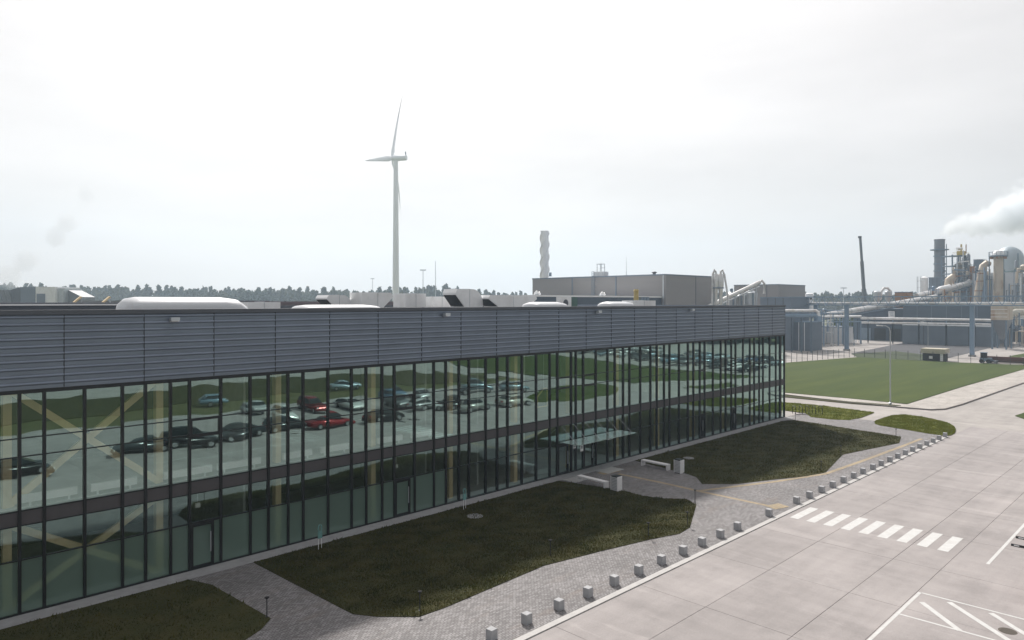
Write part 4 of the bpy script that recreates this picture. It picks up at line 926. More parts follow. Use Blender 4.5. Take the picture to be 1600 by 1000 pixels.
# pipe bridge
XB = 200
t = thing('pipe_bridge', 'blue grey lattice pipe bridge on tall columns across the plant yard', 'pipe bridge', (XB, 60, 0))
yA, yB = RX(1205, 470, XB)[1], RX(1640, 470, XB)[1]; zt, zb = 14.6, 12.4
for z in (zt, zb):
    for xo in (0, 1.6): MB().box(XB + xo - .12, XB + xo + .12, yB, yA, z - .12, z + .12).build('chord', m_blue, t)
n = int((yA - yB) / 2.2)
for k in range(n):
    y0, y1 = yB + (yA - yB) * k / n, yB + (yA - yB) * (k + 1) / n; ym = (y0 + y1) / 2
    MB().bar((XB, y0, zb), (XB, ym, zt), .12).build('lattice_bar', m_blue, t); MB().bar((XB, ym, zt), (XB, y1, zb), .12).build('lattice_bar', m_blue, t)
for i, (p, q) in enumerate(((1275, 545), (1323, 549), (1519, 555))):
    x, y = G(p, q); x = XB + .8; y = RX(p, q, x)[1]
    MB().box(x - .45, x + .45, y - .45, y + .45, 0, zb - .1).build('column', m_blue, t); MB().box(x - .7, x + .7, y - .7, y + .7, 0, .4).build('footing', m_plinth, t)
MB().tube([(XB + .8, yB, zb + .5), (XB + .8, yA, zb + .5)], .35, 10).build('pipe', m_silver, t, smooth=True)
def conveyor(lab, A, B, r, name='conveyor'):
    t = thing(name, lab, 'conveyor', (A.x, A.y, 0))
    MB().tube([A, B], r, 12).build('tube', m_silver, t, smooth=True); n = 9
    for k in range(n + 1):
        q = A.lerp(B, k / n); e = (B - A).normalized() * .12; MB().tube([q - e, q + e], r * 1.09, 12).build('band', m_galv, t)
    dn = Vector((0, 0, -r * 1.5))
    MB().tube([A + dn, B + dn], r * .28, 6).build('rail', m_steel, t)
    for k in (1, n - 1):
        q = A.lerp(B, k / n); MB().box(q.x - .2, q.x + .2, q.y - .2, q.y + .2, 0, q.z - r * .9).build('support', m_blue, t)
conveyor('long silver conveyor tube climbing beneath the pipe bridge', rd(1286, 493, 225), rd(1462, 464, 245), .85)
conveyor('thick silver conveyor tube climbing to the process tower', rd(1432, 463, 262), rd(1520, 441, 275), 1.05)
# left group
face('plant_building', 'grey panel cabin row with white posts at the yard entrance', 1222, 1266, 502, 192, 8, m_hall2, m_blue, joints=4, jm=m_white)
face('plant_building', 'pale low annexe behind the blue columns', 1268, 1318, 510, 232, 8, m_offwhite, m_hall2, joints=2)
for (y, r, lab, p1) in ((485.5, .42, 'upper bright silver pipe on the yard entrance rack', 1275), (493, .5, 'lower blue grey pipe on the yard entrance rack', 1276)):
    X = 186; a, c_ = RX(1215, y, X), RX(p1, y, X); t = thing('steel_pipe', lab, 'pipe', (X, a[1], 0))
    MB().tube([a, c_, (c_[0], c_[1] - .6, c_[2] - .4), (c_[0], c_[1] - .7, c_[2] - 1.6)], r, 10).build('pipe', m_silver if y < 490 else m_blue, t, smooth=True)
    for k in range(4):
        yy = a[1] + (c_[1] - a[1]) * (k + .5) / 4; MB().box(X - .12, X + .12, yy - .12, yy + .12, 0, a[2] - .2).build('support', m_steel, t)
for (y, lab) in ((495, 'rust tinged pipe running level to the dark hall'),):
    X = 225; a, c_ = RX(1282, y, X), RX(1346, y - .5, X); t = thing('steel_pipe', lab, 'pipe', (X, a[1], 0)); MB().tube([a, c_], .38, 10).build('pipe', m_silver, t, smooth=True)
    for k in range(4): yy = a[1] + (c_[1] - a[1]) * (k + .3) / 4; MB().box(X - .12, X + .12, yy - .12, yy + .12, 0, a[2] - .2).build('support', m_steel, t)
q = rd(1289, 520, 232); t = thing('loop_pipe', 'white looped drain pipe standing before the pale annexe', 'pipe', (q.x, q.y, 0))
MB().tube([q + rt * -1 + Vector((0, 0, 5.4)), q + rt * -1 + Vector((0, 0, -2)), q + rt * -.6 + Vector((0, 0, -2.7)), q + rt * .6 + Vector((0, 0, -2.7)), q + rt * 1 + Vector((0, 0, -2)), q + rt * 1 + Vector((0, 0, 5.4))], .3, 8).build('pipe', m_white, t, smooth=True)
MB().bar(q + rt * -1.1 + Vector((0, 0, -1)), q + rt * 1.1 + Vector((0, 0, -1)), .15).build('clamp', m_steel, t)
MB().bar((q.x, q.y, 0), (q.x, q.y, q.z - 2.6), .3).build('stand', m_steel, t)
q = rd(1264.5, 484, 205); t = thing('dust_filter', 'white filter drum on a stand with a dark port above the entrance rack', 'tank', (q.x, q.y, 0)); z1 = rd(0, 458, 205).z
MB().lathe([(1.1, q.z), (1.1, z1 - .2), (.6, z1)], n=14).build('drum', m_white, t, smooth=True, local=True); MB().lathe([(1.3, q.z - .6), (1.3, q.z)], n=14).build('flange', m_galv, t, local=True)
for a in (-.8, .8): MB().box(a - .1, a + .1, -.1, .1, 0, q.z - .5).build('leg', m_galv, t, local=True)
v = -fw * 1.08; MB().tube([(v.x, v.y, z1 - 1.6), (v.x * 1.15, v.y * 1.15, z1 - 1.6)], .3, 10).build('port', m_dark, t, local=True)
# dark hall and panel shed
tt, y0, y1, z = face('plant_building', 'dark navy open fronted hall left of the grey panel shed', 1335, 1412, 482, 262, 14, m_navy, m_steel)
tt['label'] = 'dark navy open fronted hall adjoining the grey panel shed'
for k in range(3):
    ya = y0 + (y1 - y0) * (.12 + k * .3); MB().box(261.8, 261.99, ya - 3.6, ya, 0, 4.2).build('door', m_steel if k == 0 else m_dark, tt)  # near-black slabs paint the shade inside the open bays; the steel one is a door
sg = RX(1393, 491, 261.5); s_ = thing('wall_sign', 'white sign with grey lettering high on the dark navy hall', 'sign', sg)
MB().box(-.05, .05, -1.0, 1.0, -1.0, 1.0).build('plate', m_white, s_, local=True)
for k in range(3): MB().box(-.07, -.051, -.7, .7 - k * .2, .42 - k * .45, .58 - k * .45).build('lettering', m_steel, s_, local=True)
face('plant_building', 'tall blue grey ribbed hall with pale downpipes behind the panel shed', 1411, 1552, 473, 258, 16, M('slate_blue_cladding', (.075, .105, .14), .55, .1, .1, .3, stretch=(.2, .2, 3)), m_cap, joints=5, jm=m_hall2)
tt, y0, y1, z = face('plant_building', 'low pale grey panel shed above the gravel bed', 1410, 1551, 508.5, 247, 9, M('pale_grey_panels', (.165, .205, .255), .6, 0, .1, .3), m_galv, joints=3)
for (y, r, lab) in ((499, .4, 'upper of two level silver pipes above the panel shed'), (505.8, .34, 'lower of two level silver pipes above the panel shed')):
    X = 244.5; a, c_ = RX(1345, y - 2, X), RX(1556, y + 1.5, X); t = thing('steel_pipe', lab, 'pipe', (X, a[1], 0)); MB().tube([a, c_], r, 10).build('pipe', m_silver, t, smooth=True)
    for k in range(5): yy = a[1] + (c_[1] - a[1]) * (k + .3) / 5; MB().box(X - .14, X + .14, yy - .14, yy + .14, 0, a[2] - .1).build('support', m_blue, t)
# stack
D2 = 300
q = rd(1468, 470, D2); zt = rd(0, 374, D2).z; t = thing('smokestack', 'tall grey smokestack with a ring platform and caged ladder', 'chimney', (q.x, q.y, 0))
MB().lathe([(2.6, 0), (2.3, 18), (2.0, 26), (2.0, zt - .4), (2.15, zt - .4), (2.15, zt)], n=20).build('shaft', m_stack, t, smooth=True, local=True)
for yy, e in ((391, 1.5), (401, .35), (413, .35), (424, .35)):
    z = rd(0, yy, D2).z; MB().lathe([(2.0, z), (2.0 + e, z), (2.0 + e, z + .35), (2.0, z + .36)], n=20).build('ring_platform', m_steel, t, local=True)
v = rt * 2.9; b = MB(); b.bar((v.x - .3, v.y, 18), (v.x - .3, v.y, zt - 2), .14); b.bar((v.x + .4, v.y, 18), (v.x + .4, v.y, zt - 2), .14)
for k in range(30): b.bar((v.x - .3, v.y, 18.5 + k * .7), (v.x + .4, v.y, 18.5 + k * .7), .09)
for k in range(6): b.bar((0, 0, 20 + k * 3), (v.x, v.y, 20 + k * 3), .12)
b.build('ladder', m_steel, t, local=True)
face('plant_building', 'grey boiler house at the foot of the smokestack', 1451, 1484, 433, 330, 12, m_hall2, m_steel, joints=4)
q = rd(1444, 470, 285); z = rd(0, 432, 285).z; t = thing('storage_tank', 'slim white tank with stair frame beside the boiler house', 'tank', (q.x, q.y, 0))
MB().lathe([(1.35, 0), (1.35, z - .5), (.3, z)], n=16).build('shell', m_white, t, smooth=True, local=True)
v = rt * -2; b = MB()
for k in range(7): b.box(v.x - .6, v.x + .6, v.y - .6, v.y + .6, 6 + k * 2.6, 6.12 + k * 2.6)
for a in (-.6, .6):
    for c_ in (-.6, .6): b.box(v.x + a - .07, v.x + a + .07, v.y + c_ - .07, v.y + c_ + .07, 0, z)
b.build('stair_frame', m_galv, t, local=True)
# duct loops before the boiler house
q = rd(1462, 458, 266); t = thing('curved_duct', 'pale bent duct rising from the thick conveyor to the boiler house', 'duct', (q.x, q.y, 0))
MB().tube([rd(1456, 466, 266), rd(1460, 458, 266), rd(1470, 452, 267), rd(1484, 449, 268)], 1.15, 12).build('duct', m_offwhite, t, smooth=True); MB().box(q.x - .2, q.x + .2, q.y - .2, q.y + .2, 0, q.z).build('support', m_steel, t)
q = rd(1482, 458, 270); t = thing('curved_duct', 'beige and rust elbow duct beside the process tower', 'duct', (q.x, q.y, 0))
MB().tube([rd(1482, 476, 270), rd(1481, 448, 270), rd(1482, 438, 270), rd(1490, 432, 270)], 1.3, 12).build('duct', m_beige, t, smooth=True); MB().lathe([(1.5, q.z - 2), (1.5, q.z - 1.6)], n=12).build('flange', m_rust, t, local=True)
# process tower
D3 = 280
def frame_tower(lab, p0, p1, yt, levels, d, dep, name='process_tower', mat=m_steel):
    a, c_ = rd(p0, 470, d), rd(p1, 470, d); z = rd(0, yt, d).z; t = thing(name, lab, 'plant tower', ((a.x + c_.x) / 2, (a.y + c_.y) / 2, 0))
    cs = [a, c_, a + fw * dep, c_ + fw * dep]
    for q in cs: MB().box(q.x - .22, q.x + .22, q.y - .22, q.y + .22, 0, z).build('post', mat, t)
    for k, yy in enumerate(levels):
        zz = rd(0, yy, d).z; b = MB(); b.v = [(cs[i].x, cs[i].y, zz + h) for h in (0, .3) for i in (0, 1, 3, 2)]; b.f = [(0, 1, 2, 3), (4, 5, 6, 7), (0, 1, 5, 4), (1, 2, 6, 5), (2, 3, 7, 6), (3, 0, 4, 7)]; b.build('deck', mat, t)
        r_ = MB(); r_.bar((cs[0].x, cs[0].y, zz + 1.3), (cs[1].x, cs[1].y, zz + 1.3), .1); r_.bar((cs[0].x, cs[0].y, zz + .8), (cs[1].x, cs[1].y, zz + .8), .08); r_.build('railing', m_yellow if k % 2 else mat, t)
    for k in range(len(levels) - 1):
        z0, z1 = rd(0, levels[k], d).z, rd(0, levels[k + 1], d).z; MB().bar((a.x, a.y, z0), (c_.x, c_.y, z1), .16).build('brace', mat, t)
    return t, a, c_, z
t, a, c_, z = frame_tower('dense steel process tower with pipes and yellow hoist on top', 1488, 1515, 398, [466, 452, 438, 428, 416, 400], D3, 7)
for (p, r, y0, y1, m_) in ((1494, 1.0, 466, 440, m_white), (1503, 1.6, 470, 428, m_blue), (1510, .8, 452, 404, m_stack), (1500.5, .35, 452, 398, m_offwhite), (1498, 1.3, 426, 412, m_beige), (1508, 1.1, 416, 402, m_stack)):
    q = rd(p, 470, D3 + 2.5); z0, z1 = rd(0, y0, D3).z, rd(0, y1, D3).z; MB().lathe([(r, z0), (r, z1), (r * .4, z1 + .5)], (q.x, q.y, 0), 12).build('vessel', m_, t, smooth=True)
for k, (p, r, y0, y1, m_) in enumerate(((1489.5, .7, 475, 446, m_blue), (1493.5, .9, 475, 449, m_white), (1498.5, .8, 475, 447, m_stack), (1506, .9, 475, 450, m_blue), (1512.5, .7, 475, 445, m_white), (1516, .5, 475, 436, m_beige), (1491, .5, 440, 425, m_beige), (1513, .45, 430, 398, m_stack), (1495.5, .25, 466, 404, m_galv), (1505, .22, 440, 393, m_galv))):
    q = rd(p, 470, D3 - 1.5); z0, z1 = rd(0, y0, D3).z, rd(0, y1, D3).z; MB().lathe([(r, max(0, z0)), (r, z1), (r * .5, z1 + .4)], (q.x, q.y, 0), 10).build('vessel', m_, t, smooth=True)
for k, (p0, y0, p1, y1, r) in enumerate(((1488, 444, 1516, 446, .3), (1490, 432, 1514, 430, .25), (1489, 421, 1512, 423, .28), (1497, 410, 1514, 408, .22), (1486, 457, 1518, 455, .3))):
    MB().tube([rd(p0, y0, D3 - 2.4), rd(p1, y1, D3 - 2.4), rd(p1, y1 + 6, D3 - 2.4)], r, 8).build('pipe', (m_silver, m_rust, m_blue)[k % 3], t, smooth=True)
q = rd(1502, 390, D3 + 3); MB().box(q.x - 1.8, q.x + 1.5, q.y - 1.2, q.y + 1.2, z, z + 1.6).build('hoist_deck', m_yellow, t)
MB().bar((q.x, q.y, z + 1.6), (q.x, q.y, z + 4.4), .5).build('hoist_mast', m_yellow, t); MB().tube([rd(1495, 389, D3 + 3), rd(1503, 388.5, D3 + 3)], .65, 10).build('fan_drum', m_offwhite, t, smooth=True); MB().bar(rd(1509.5, 396, D3 + 2), rd(1509.5, 382, D3 + 2), .3).build('vent_pipe', m_rust, t)
q1 = rd(1519, 430, 276); t = thing('rusty_column', 'rust orange structural column at the head of the thick conveyor', 'column', (q1.x, q1.y, 0))
MB().box(q1.x - .7, q1.x + .7, q1.y - .7, q1.y + .7, 0, rd(0, 416, 276).z).build('column', m_rust, t); MB().bar(q1 + rt * -1.4 + Vector((0, 0, 1.2)), q1 + rt * .1 + Vector((0, 0, -1.2)), .5).build('chute', m_beige, t)
# white wall building with duct and column
tt, y0, y1, z = face('plant_building', 'tall white walled plant block with green brace frame', 1520, 1587, 426, 318, 12, m_whitewall, m_galv, joints=3)
fm = M('green_steel', (.12, .19, .20), .5)
pa, pb = RX(1527, 430, 317.6), RX(1548, 466, 317.6)
for (u, v_) in (((pa[1], 0), (pa[1], pa[2])), ((pb[1], 0), (pb[1], pa[2])), ((pa[1], pa[2]), (pb[1], pa[2])), ((pa[1], pb[2]), (pb[1], pb[2])), ((pa[1], pb[2]), (pb[1], pa[2])), ((pa[1], pa[2]), (pb[1], pb[2]))):
    MB().bar((317.8, u[0], u[1]), (317.8, v_[0], v_[1]), .3).build('brace', fm, tt)
face('plant_building', 'grey machine house on top behind the white plant block', 1521, 1535, 405, 340, 8, m_hall2, m_galv)
q = rd(1530, 440, 258); t = thing('sloping_duct', 'fat beige duct leaning against the white plant block', 'duct', (q.x, q.y, 0))
MB().tube([rd(1526.5, 520, 258), rd(1527, 466, 258), rd(1534, 424, 258), rd(1536, 416, 258), rd(1541, 411.5, 258), rd(1546, 413, 258)], [1.15, 1.15, 1.2, 1.2, 1.1, 1.0], 14).build('duct', m_beige, t, smooth=True)
for yy, pp in ((455, 1529), (440, 1531.5), (428, 1533.5)):
    c0 = rd(pp, yy, 258); MB().lathe([(1.34, c0.z), (1.34, c0.z + .3)], (c0.x, c0.y, 0), 14).build('band', m_rust, t)
q = rd(1560, 470, 256); z = rd(0, 401, 256).z; t = thing('beige_column', 'beige process column with a railed platform at its head', 'plant tower', (q.x, q.y, 0))
MB().lathe([(1.5, rd(0, 470, 256).z - 8), (1.5, z)], n=18).build('shell', m_beige, t, smooth=True, local=True); MB().lathe([(.9, 0), (.9, rd(0, 470, 256).z - 8)], n=12).build('skirt', m_steel, t, local=True)
MB().lathe([(3.0, z), (3.0, z + .4)], n=18).build('platform', m_steel, t, local=True)
b = MB()
for k in range(14): a_ = 2 * math.pi * k / 14; b.box(2.9 * math.cos(a_) - .06, 2.9 * math.cos(a_) + .06, 2.9 * math.sin(a_) - .06, 2.9 * math.sin(a_) + .06, z + .4, z + 1.7)
b.tube([(2.9 * math.cos(k * .45), 2.9 * math.sin(k * .45), z + 1.7) for k in range(15)], .07, 5); b.build('railing', m_steel, t, local=True)
MB().lathe([(2.0, z + .4), (1.9, z + 1.3), (1.2, z + 2.1), (.2, z + 2.3)], n=16).build('head', m_offwhite, t, smooth=True, local=True)
for k in range(6): a_ = k * 1.05; MB().lathe([(.4, z - .8), (.4, z - .05)], (2.3 * math.cos(a_), 2.3 * math.sin(a_), 0), 8).build('nozzle', m_rust, t, local=True)
for s_ in (-1, 1): v = rt * 2.6 * s_ + fw * 1; MB().box(v.x - .15, v.x + .15, v.y - .15, v.y + .15, 0, z).build('post', m_steel, t, local=True)
q = rd(1577, 470, 320); r = 19 * 320 / F; z = rd(0, 404, 320).z; t = thing('domed_silo', 'huge pale domed silo rising behind the process columns', 'silo', (q.x, q.y, 0))
MB().lathe([(r, 0), (r, z)] + [(r * math.cos(a_), z + r * math.sin(a_)) for a_ in [math.pi / 2 * k / 8 for k in range(1, 9)]], n=32).build('shell', M('pale_blue_steel', (.44, .50, .55), .5, .2, .06, .2), t, smooth=True, local=True)
v = -fw * (r + .1); b = MB(); b.box(v.x - .2, v.x + .2, v.y - .2, v.y + .2, 0, z + 2); b.build('ladder', m_steel, t, local=True)
t, a, c_, z = frame_tower('narrow steel tower with tanks at the foot of the domed silo', 1586, 1606, 420, [470, 455, 440, 424], 270, 6, mat=fm)
for (p, r, y0, y1, m_) in ((1591, 1.2, 470, 430, m_blue), (1600, 1.3, 460, 415, m_beige), (1588, .6, 470, 408, m_stack)):
    q = rd(p, 470, 273); z0, z1 = rd(0, y0, 270).z, rd(0, y1, 270).z; MB().lathe([(r, z0), (r, z1), (r * .4, z1 + .6)], (q.x, q.y, 0), 12).build('vessel', m_, t, smooth=True)
# beige filters lower right
tt, y0, y1, z = face('filter_house', 'beige ribbed filter house streaked with rust below the pipe bridge', 1548, 1574, 475, 236, 7, m_beige, m_galv, cat='plant tower', yb=500)
XX = 236; zz = RX(1560, 500, XX)[2]
hb = MB(); ym = (y0 + y1) / 2; hb.v = [(XX, y1, zz), (XX + 7, y1, zz), (XX + 7, y0, zz), (XX, y0, zz), (XX + 3, ym - .5, zz - 5.5), (XX + 4, ym - .5, zz - 5.5), (XX + 4, ym + .5, zz - 5.5), (XX + 3, ym + .5, zz - 5.5)]
hb.f = [(0, 1, 5, 4), (1, 2, 6, 5), (2, 3, 7, 6), (3, 0, 4, 7), (4, 5, 6, 7)]; hb.build('hopper', m_stack, tt)
for (x, y) in ((XX + .3, y0 - .3), (XX + .3, y1 + .3), (XX + 6.7, y1 + .3), (XX + 6.7, y0 - .3)): MB().box(x - .2, x + .2, y - .2, y + .2, 0, zz + .01).build('leg', m_steel, tt)
for k in range(5): z_ = zz + .8 + k * 1.05; MB().box(XX - .08, XX - .001, y1, y0, z_, z_ + .12).build('rib', m_offwhite, tt)
q = rd(1590, 500, 238); t = thing('bent_duct', 'large cream elbow ducts turning above a dark machine', 'duct', (q.x, q.y, 0))
m_cream = M('cream_duct', (.60, .58, .50), .55, .05, .1, .5, dirt=((.35, .25, .15), .6, (1, 1, .5), .4))
MB().tube([rd(1574, 482, 238), rd(1590, 480, 238), rd(1605, 479, 238), rd(1625, 478, 238)], 1.3, 12).build('duct', m_cream, t, smooth=True)
MB().tube([rd(1605, 488, 236), rd(1588, 488, 236), rd(1579, 490, 236), rd(1577, 497, 236), rd(1577, 506, 236)], 1.2, 12).build('duct', m_cream, t, smooth=True)
MB().tube([rd(1612, 498, 235), rd(1596, 497, 235), rd(1590, 501, 235), rd(1589, 508, 235)], 1.0, 12).build('duct', m_cream, t, smooth=True)
dm = rd(1590, 520, 238); MB().box(dm.x - 3, dm.x + 3, dm.y - 4, dm.y + 4, 0, rd(0, 503, 238).z).build('machine_housing', m_dark, t)
# cyclone unit and orange unit
q = rd(1382, 470, 270); t = thing('cyclone_unit', 'pair of silver cyclones with a looping duct behind the conveyor', 'silo', (q.x, q.y, 0)); z = rd(0, 461, 270).z
for s_ in (-2.8, 1.5): v = rt * s_; MB().lathe([(.3, 3), (.5, z - 3.5), (1.3, z - 1.0), (1.3, z + 1.2), (.7, z + 1.6)], (v.x, v.y, 0), 12).build('cyclone', m_galv, t, smooth=True, local=True)
MB().tube([Vector((0, 0, z - 2)) + rt * -1.5, Vector((0, 0, z + 1.2)) + rt * -1.3, Vector((0, 0, z + 2.6)) + rt * -.2, Vector((0, 0, z + 2.7)) + rt * 1, Vector((0, 0, z + 1.6)) + rt * 2.2, Vector((0, 0, z - 2)) + rt * 2.6], .5, 10).build('duct', m_silver, t, smooth=True, local=True)
for s_ in (-2.8, 2): v = rt * s_; MB().box(v.x - .2, v.x + .2, v.y - .2, v.y + .2, 0, z).build('leg', m_steel, t, local=True)
face('machine_house', 'small rust coloured machine house beside the cyclones', 1398, 1418, 456, 280, 6, m_rust, m_steel, cat='building')
# dense small pipework, ladders and platforms between the big vessels
rp = random.Random(3)
def clutter(lab, p0, p1, y0, y1, d0, d1, nv, nh, npf, mats, r=(.12, .34)):
    c0 = rd((p0 + p1) / 2, 470, d0); t = thing('process_pipework', lab, 'pipework', (c0.x, c0.y, 0))
    for k in range(nv):
        p = rp.uniform(p0, p1); d = rp.uniform(d0, d1); yt = rp.uniform(y0, y0 + (y1 - y0) * .75); a = rd(p, yt, d)
        MB().tube([(a.x, a.y, 0), a], rp.uniform(*r), 6).build('standpipe', rp.choice(mats), t)
    for k in range(nh):
        p = rp.uniform(p0, p1 - (p1 - p0) * .3); q = min(p1, p + rp.uniform(.2, .5) * (p1 - p0)); d = rp.uniform(d0, d1); y = rp.uniform(y0 + 4, y1); a, b = rd(p, y, d), rd(q, y + rp.uniform(-1, 1), d)
        MB().tube([(a.x, a.y, max(0, a.z - rp.uniform(2, 5))), a, b, (b.x, b.y, 0)], rp.uniform(*r), 6).build('pipe', rp.choice(mats), t, smooth=True)
    for k in range(npf):
        p = rp.uniform(p0, p1); d = rp.uniform(d0, d1); a = rd(p, rp.uniform(y0 + 6, y1), d); w = rp.uniform(.8, 1.8)
        b = MB(); b.box(a.x - w, a.x + w, a.y - w, a.y + w, a.z, a.z + .15)
        for sx_ in (-w, w):
            for sy_ in (-w, w): b.box(a.x + sx_ - .06, a.x + sx_ + .06, a.y + sy_ - .06, a.y + sy_ + .06, 0, a.z + 1.1)
        b.box(a.x - w, a.x + w, a.y - w - .04, a.y - w + .04, a.z + 1.0, a.z + 1.1); b.box(a.x - w - .04, a.x - w + .04, a.y - w, a.y + w, a.z + 1.0, a.z + 1.1); b.build('platform', rp.choice(mats[:2]), t)
        MB().lathe([(w * .45, a.z + .15), (w * .45, a.z + 1.5), (w * .2, a.z + 1.8)], (a.x, a.y, 0), 8).build('drum', rp.choice(mats), t)
mm_ = [m_steel, m_blue, m_galv, m_beige, m_silver, m_rust, m_stack]
clutter('tangle of pipes and platforms between process tower and white block', 1486, 1522, 408, 466, 274, 290, 12, 9, 7, mm_)
clutter('pipes and small platforms crowding the head of the white block', 1523, 1556, 414, 455, 252, 268, 7, 6, 4, mm_)
clutter('pipes and platforms beside the domed silo', 1572, 1612, 412, 470, 250, 262, 10, 8, 6, mm_)
clutter('low pipework in front of the grey boiler house', 1448, 1486, 446, 470, 258, 272, 7, 6, 3, mm_, (.1, .28))
clutter('blue grey pipe supports crowding the yard entrance', 1230, 1345, 478, 520, 212, 240, 16, 10, 2, [m_blue, m_steel, m_blue, m_galv, m_silver], (.12, .28))
clutter('dark pipework beneath the cream elbow ducts', 1550, 1606, 486, 525, 205, 228, 9, 6, 3, [m_steel, m_stack, m_steel, m_beige, m_blue])
# crane
A, B = rd(1353.5, 480, 330), rd(1344, 370.5, 330); A.z = 3.2; t = thing('mobile_crane', 'dark telescopic crane boom raised behind the dark hall', 'crane', (A.x, A.y, 0))
for k, (f0, f1, w) in enumerate(((0, .4, 1.5), (.38, .72, 1.15), (.7, 1, .85))): MB().bar(A.lerp(B, f0), A.lerp(B, f1), w).build('boom_section', m_stack if 0 else M('crane_dark_%d' % k, (.07, .075, .085), .5), t)
MB().box(A.x - 5, A.x + 4, A.y - 1.4, A.y + 1.4, 1.0, 2.4).build('carrier', m_yellow, t); MB().box(A.x - 1.5, A.x + 2, A.y - 1.5, A.y + 1.5, 2.4, 4.2).build('cab', m_yellow, t); MB().bar(B + rt * -.8, B + rt * .5, .9).build('boom_head', m_dark, t)
for x in (-3.6, -2, 1.2, 2.8):
    for y in (-1.3, 1.3): MB().tube([(A.x + x, A.y + y - .2, .65), (A.x + x, A.y + y + .2, .65)], .65, 14).build('wheel', m_tyre, t)
# kiosk, timber, loader
x, y = G(1462, 563.5); t = thing('kiosk', 'small beige roofed kiosk with dark walls behind the fence', 'kiosk', (x, y, 0))
MB().box(-1.6, 1.6, -2.0, 2.2, 0, 1.7).build('wall', m_dark, t, local=True); MB().box(-1.9, 1.9, -2.3, 2.5, 1.7, 2.75).build('roof', M('beige_fascia', (.50, .46, .37), .7), t, local=True); MB().box(-1.66, -1.55, -1.9, -1.3, 0, 1.7).build('door', m_offwhite, t, local=True); MB().box(-1.67, -1.59, .2, .9, .5, 1.1).build('notice', m_white, t, local=True)
x, y = G(1577, 568); t = thing('timber_stack', 'stack of long dark beams beside the loader', 'timber stack', (x, y, 0))
for k in range(7):
    MB().bar((random.uniform(-.2, .2) + (k % 3) * .5, -4.2 + random.uniform(0, .6), .35 + (k // 3) * .42), ((k % 3) * .5, 4.0 + random.uniform(0, .6), .35 + (k // 3) * .42), .4).build('beam', M('dark_timber_%d' % k, (.07 + .01 * k, .045, .035), .8), t, local=True)
for yy in (-2.5, 2.5): MB().box(-.3, 1.4, yy - .15, yy + .15, 0, .16).build('bearer', m_kerb, t, local=True)
x, y = G(1539, 567); t = thing('compact_loader', 'small dark blue loader parked at the end of the timber stack', 'loader', (x, y, 0))
MB().box(-.9, .9, -1.2, .8, .4, 1.1).build('chassis', m_steel, t, local=True); MB().box(-.7, .7, -.3, .7, 1.1, 2.2).build('cab', m_dark, t, local=True); MB().bar((0, -.8, 1.0), (0, -1.9, .4), .25).build('lift_arm', m_steel, t, local=True); MB().box(-.9, .9, -2.2, -1.8, .1, .6).build('bucket', m_stack, t, local=True); MB().box(-.75, .75, -.4, .8, 2.2, 2.3).build('roof', m_steel, t, local=True)
for wx in (-.85, .85):
    for wy in (-.8, .5): MB().tube([(wx - .12, wy, .42), (wx + .12, wy, .42)], .42, 12).build('wheel', m_tyre, t, local=True)
# left background buildings
t = thing('conveyor_house', 'grey cabin block with a white end and sloping conveyor housing', 'building', (RD(60, 470, 250)[0], RD(60, 470, 250)[1], 0))
m_lg = M('left_grey', (.17, .18, .20), .6, .1, .1, .3)
def slab_d(p0, p1, yt, d, dep, mat, nm, yt2=None):
    a, c_ = rd(p0, 470, d), rd(p1, 470, d); z0 = rd(0, yt, d).z; z1 = rd(0, yt2 or yt, d).z; b = MB()
    cs = [a, c_, c_ + fw * dep, a + fw * dep]; zs = [z0, z1, z1, z0]
    b.v = [(q.x, q.y, 0) for q in cs] + [(q.x, q.y, z_) for q, z_ in zip(cs, zs)]; b.f = [(0, 3, 2, 1), (4, 5, 6, 7), (0, 1, 5, 4), (1, 2, 6, 5), (2, 3, 7, 6), (3, 0, 4, 7)]; return b.build(nm, mat, t)
slab_d(-60, 17, 452.5, 252, 12, m_lg, 'wall', 453); slab_d(17.2, 32, 453, 250, 14, m_cap, 'wall', 448.5); slab_d(32.2, 55.5, 448.5, 250, 14, m_hall2, 'wall'); slab_d(55.7, 86, 448.2, 249.5, 14, m_offwhite, 'wall'); slab_d(86.2, 101, 450.5, 251, 10, m_galv, 'wall'); slab_d(101.2, 128, 450.5, 253, 8, m_lg, 'conveyor_housing', 464)
slab_d(57, 70, 459, 249.2, .2, m_hall2, 'door')
for k in range(4): o_ = MB().bar(rd(-10 + k * 8, 454, 249.3), rd(-4 + k * 8, 470, 249.3), .25).build('brace', m_cap, t)
b = MB()
for (p, y0, y1, d, lab, hd) in ((661, 422, 475, 330, 'twin headed light mast beyond the roof ducts', 1), (582, 435.5, 475, 520, 'distant light mast just beside the turbine', 1), (680.5, 408, 475, 400, 'very thin lattice mast beyond the roof ducts', 0), (1318, 450, 500, 330, 'light mast behind the tilted crane boom', 1), (1226, 448, 480, 330, 'light mast at the far end of the warm grey hall', 1), (100, 455, 480, 150, 'thin dark rod beside the sloping conveyor housing', 0)):
    q = rd(p, y0, d); t = thing('light_mast', lab, 'mast', (q.x, q.y, 0)); MB().tube([(0, 0, 0), (0, 0, q.z)], [.22 if d > 200 else .06, .13 if d > 200 else .04], 6).build('pole', m_galv if p != 100 else m_cap, t, local=True)
    if hd: v = rt * 1.4; MB().bar((-v.x, -v.y, q.z), (v.x, v.y, q.z), .35, .45).build('lamp_bar', m_galv, t, local=True)
    else: MB().box(-.12, .12, -.12, .12, 0, .5).build('base', m_galv, t, local=True)

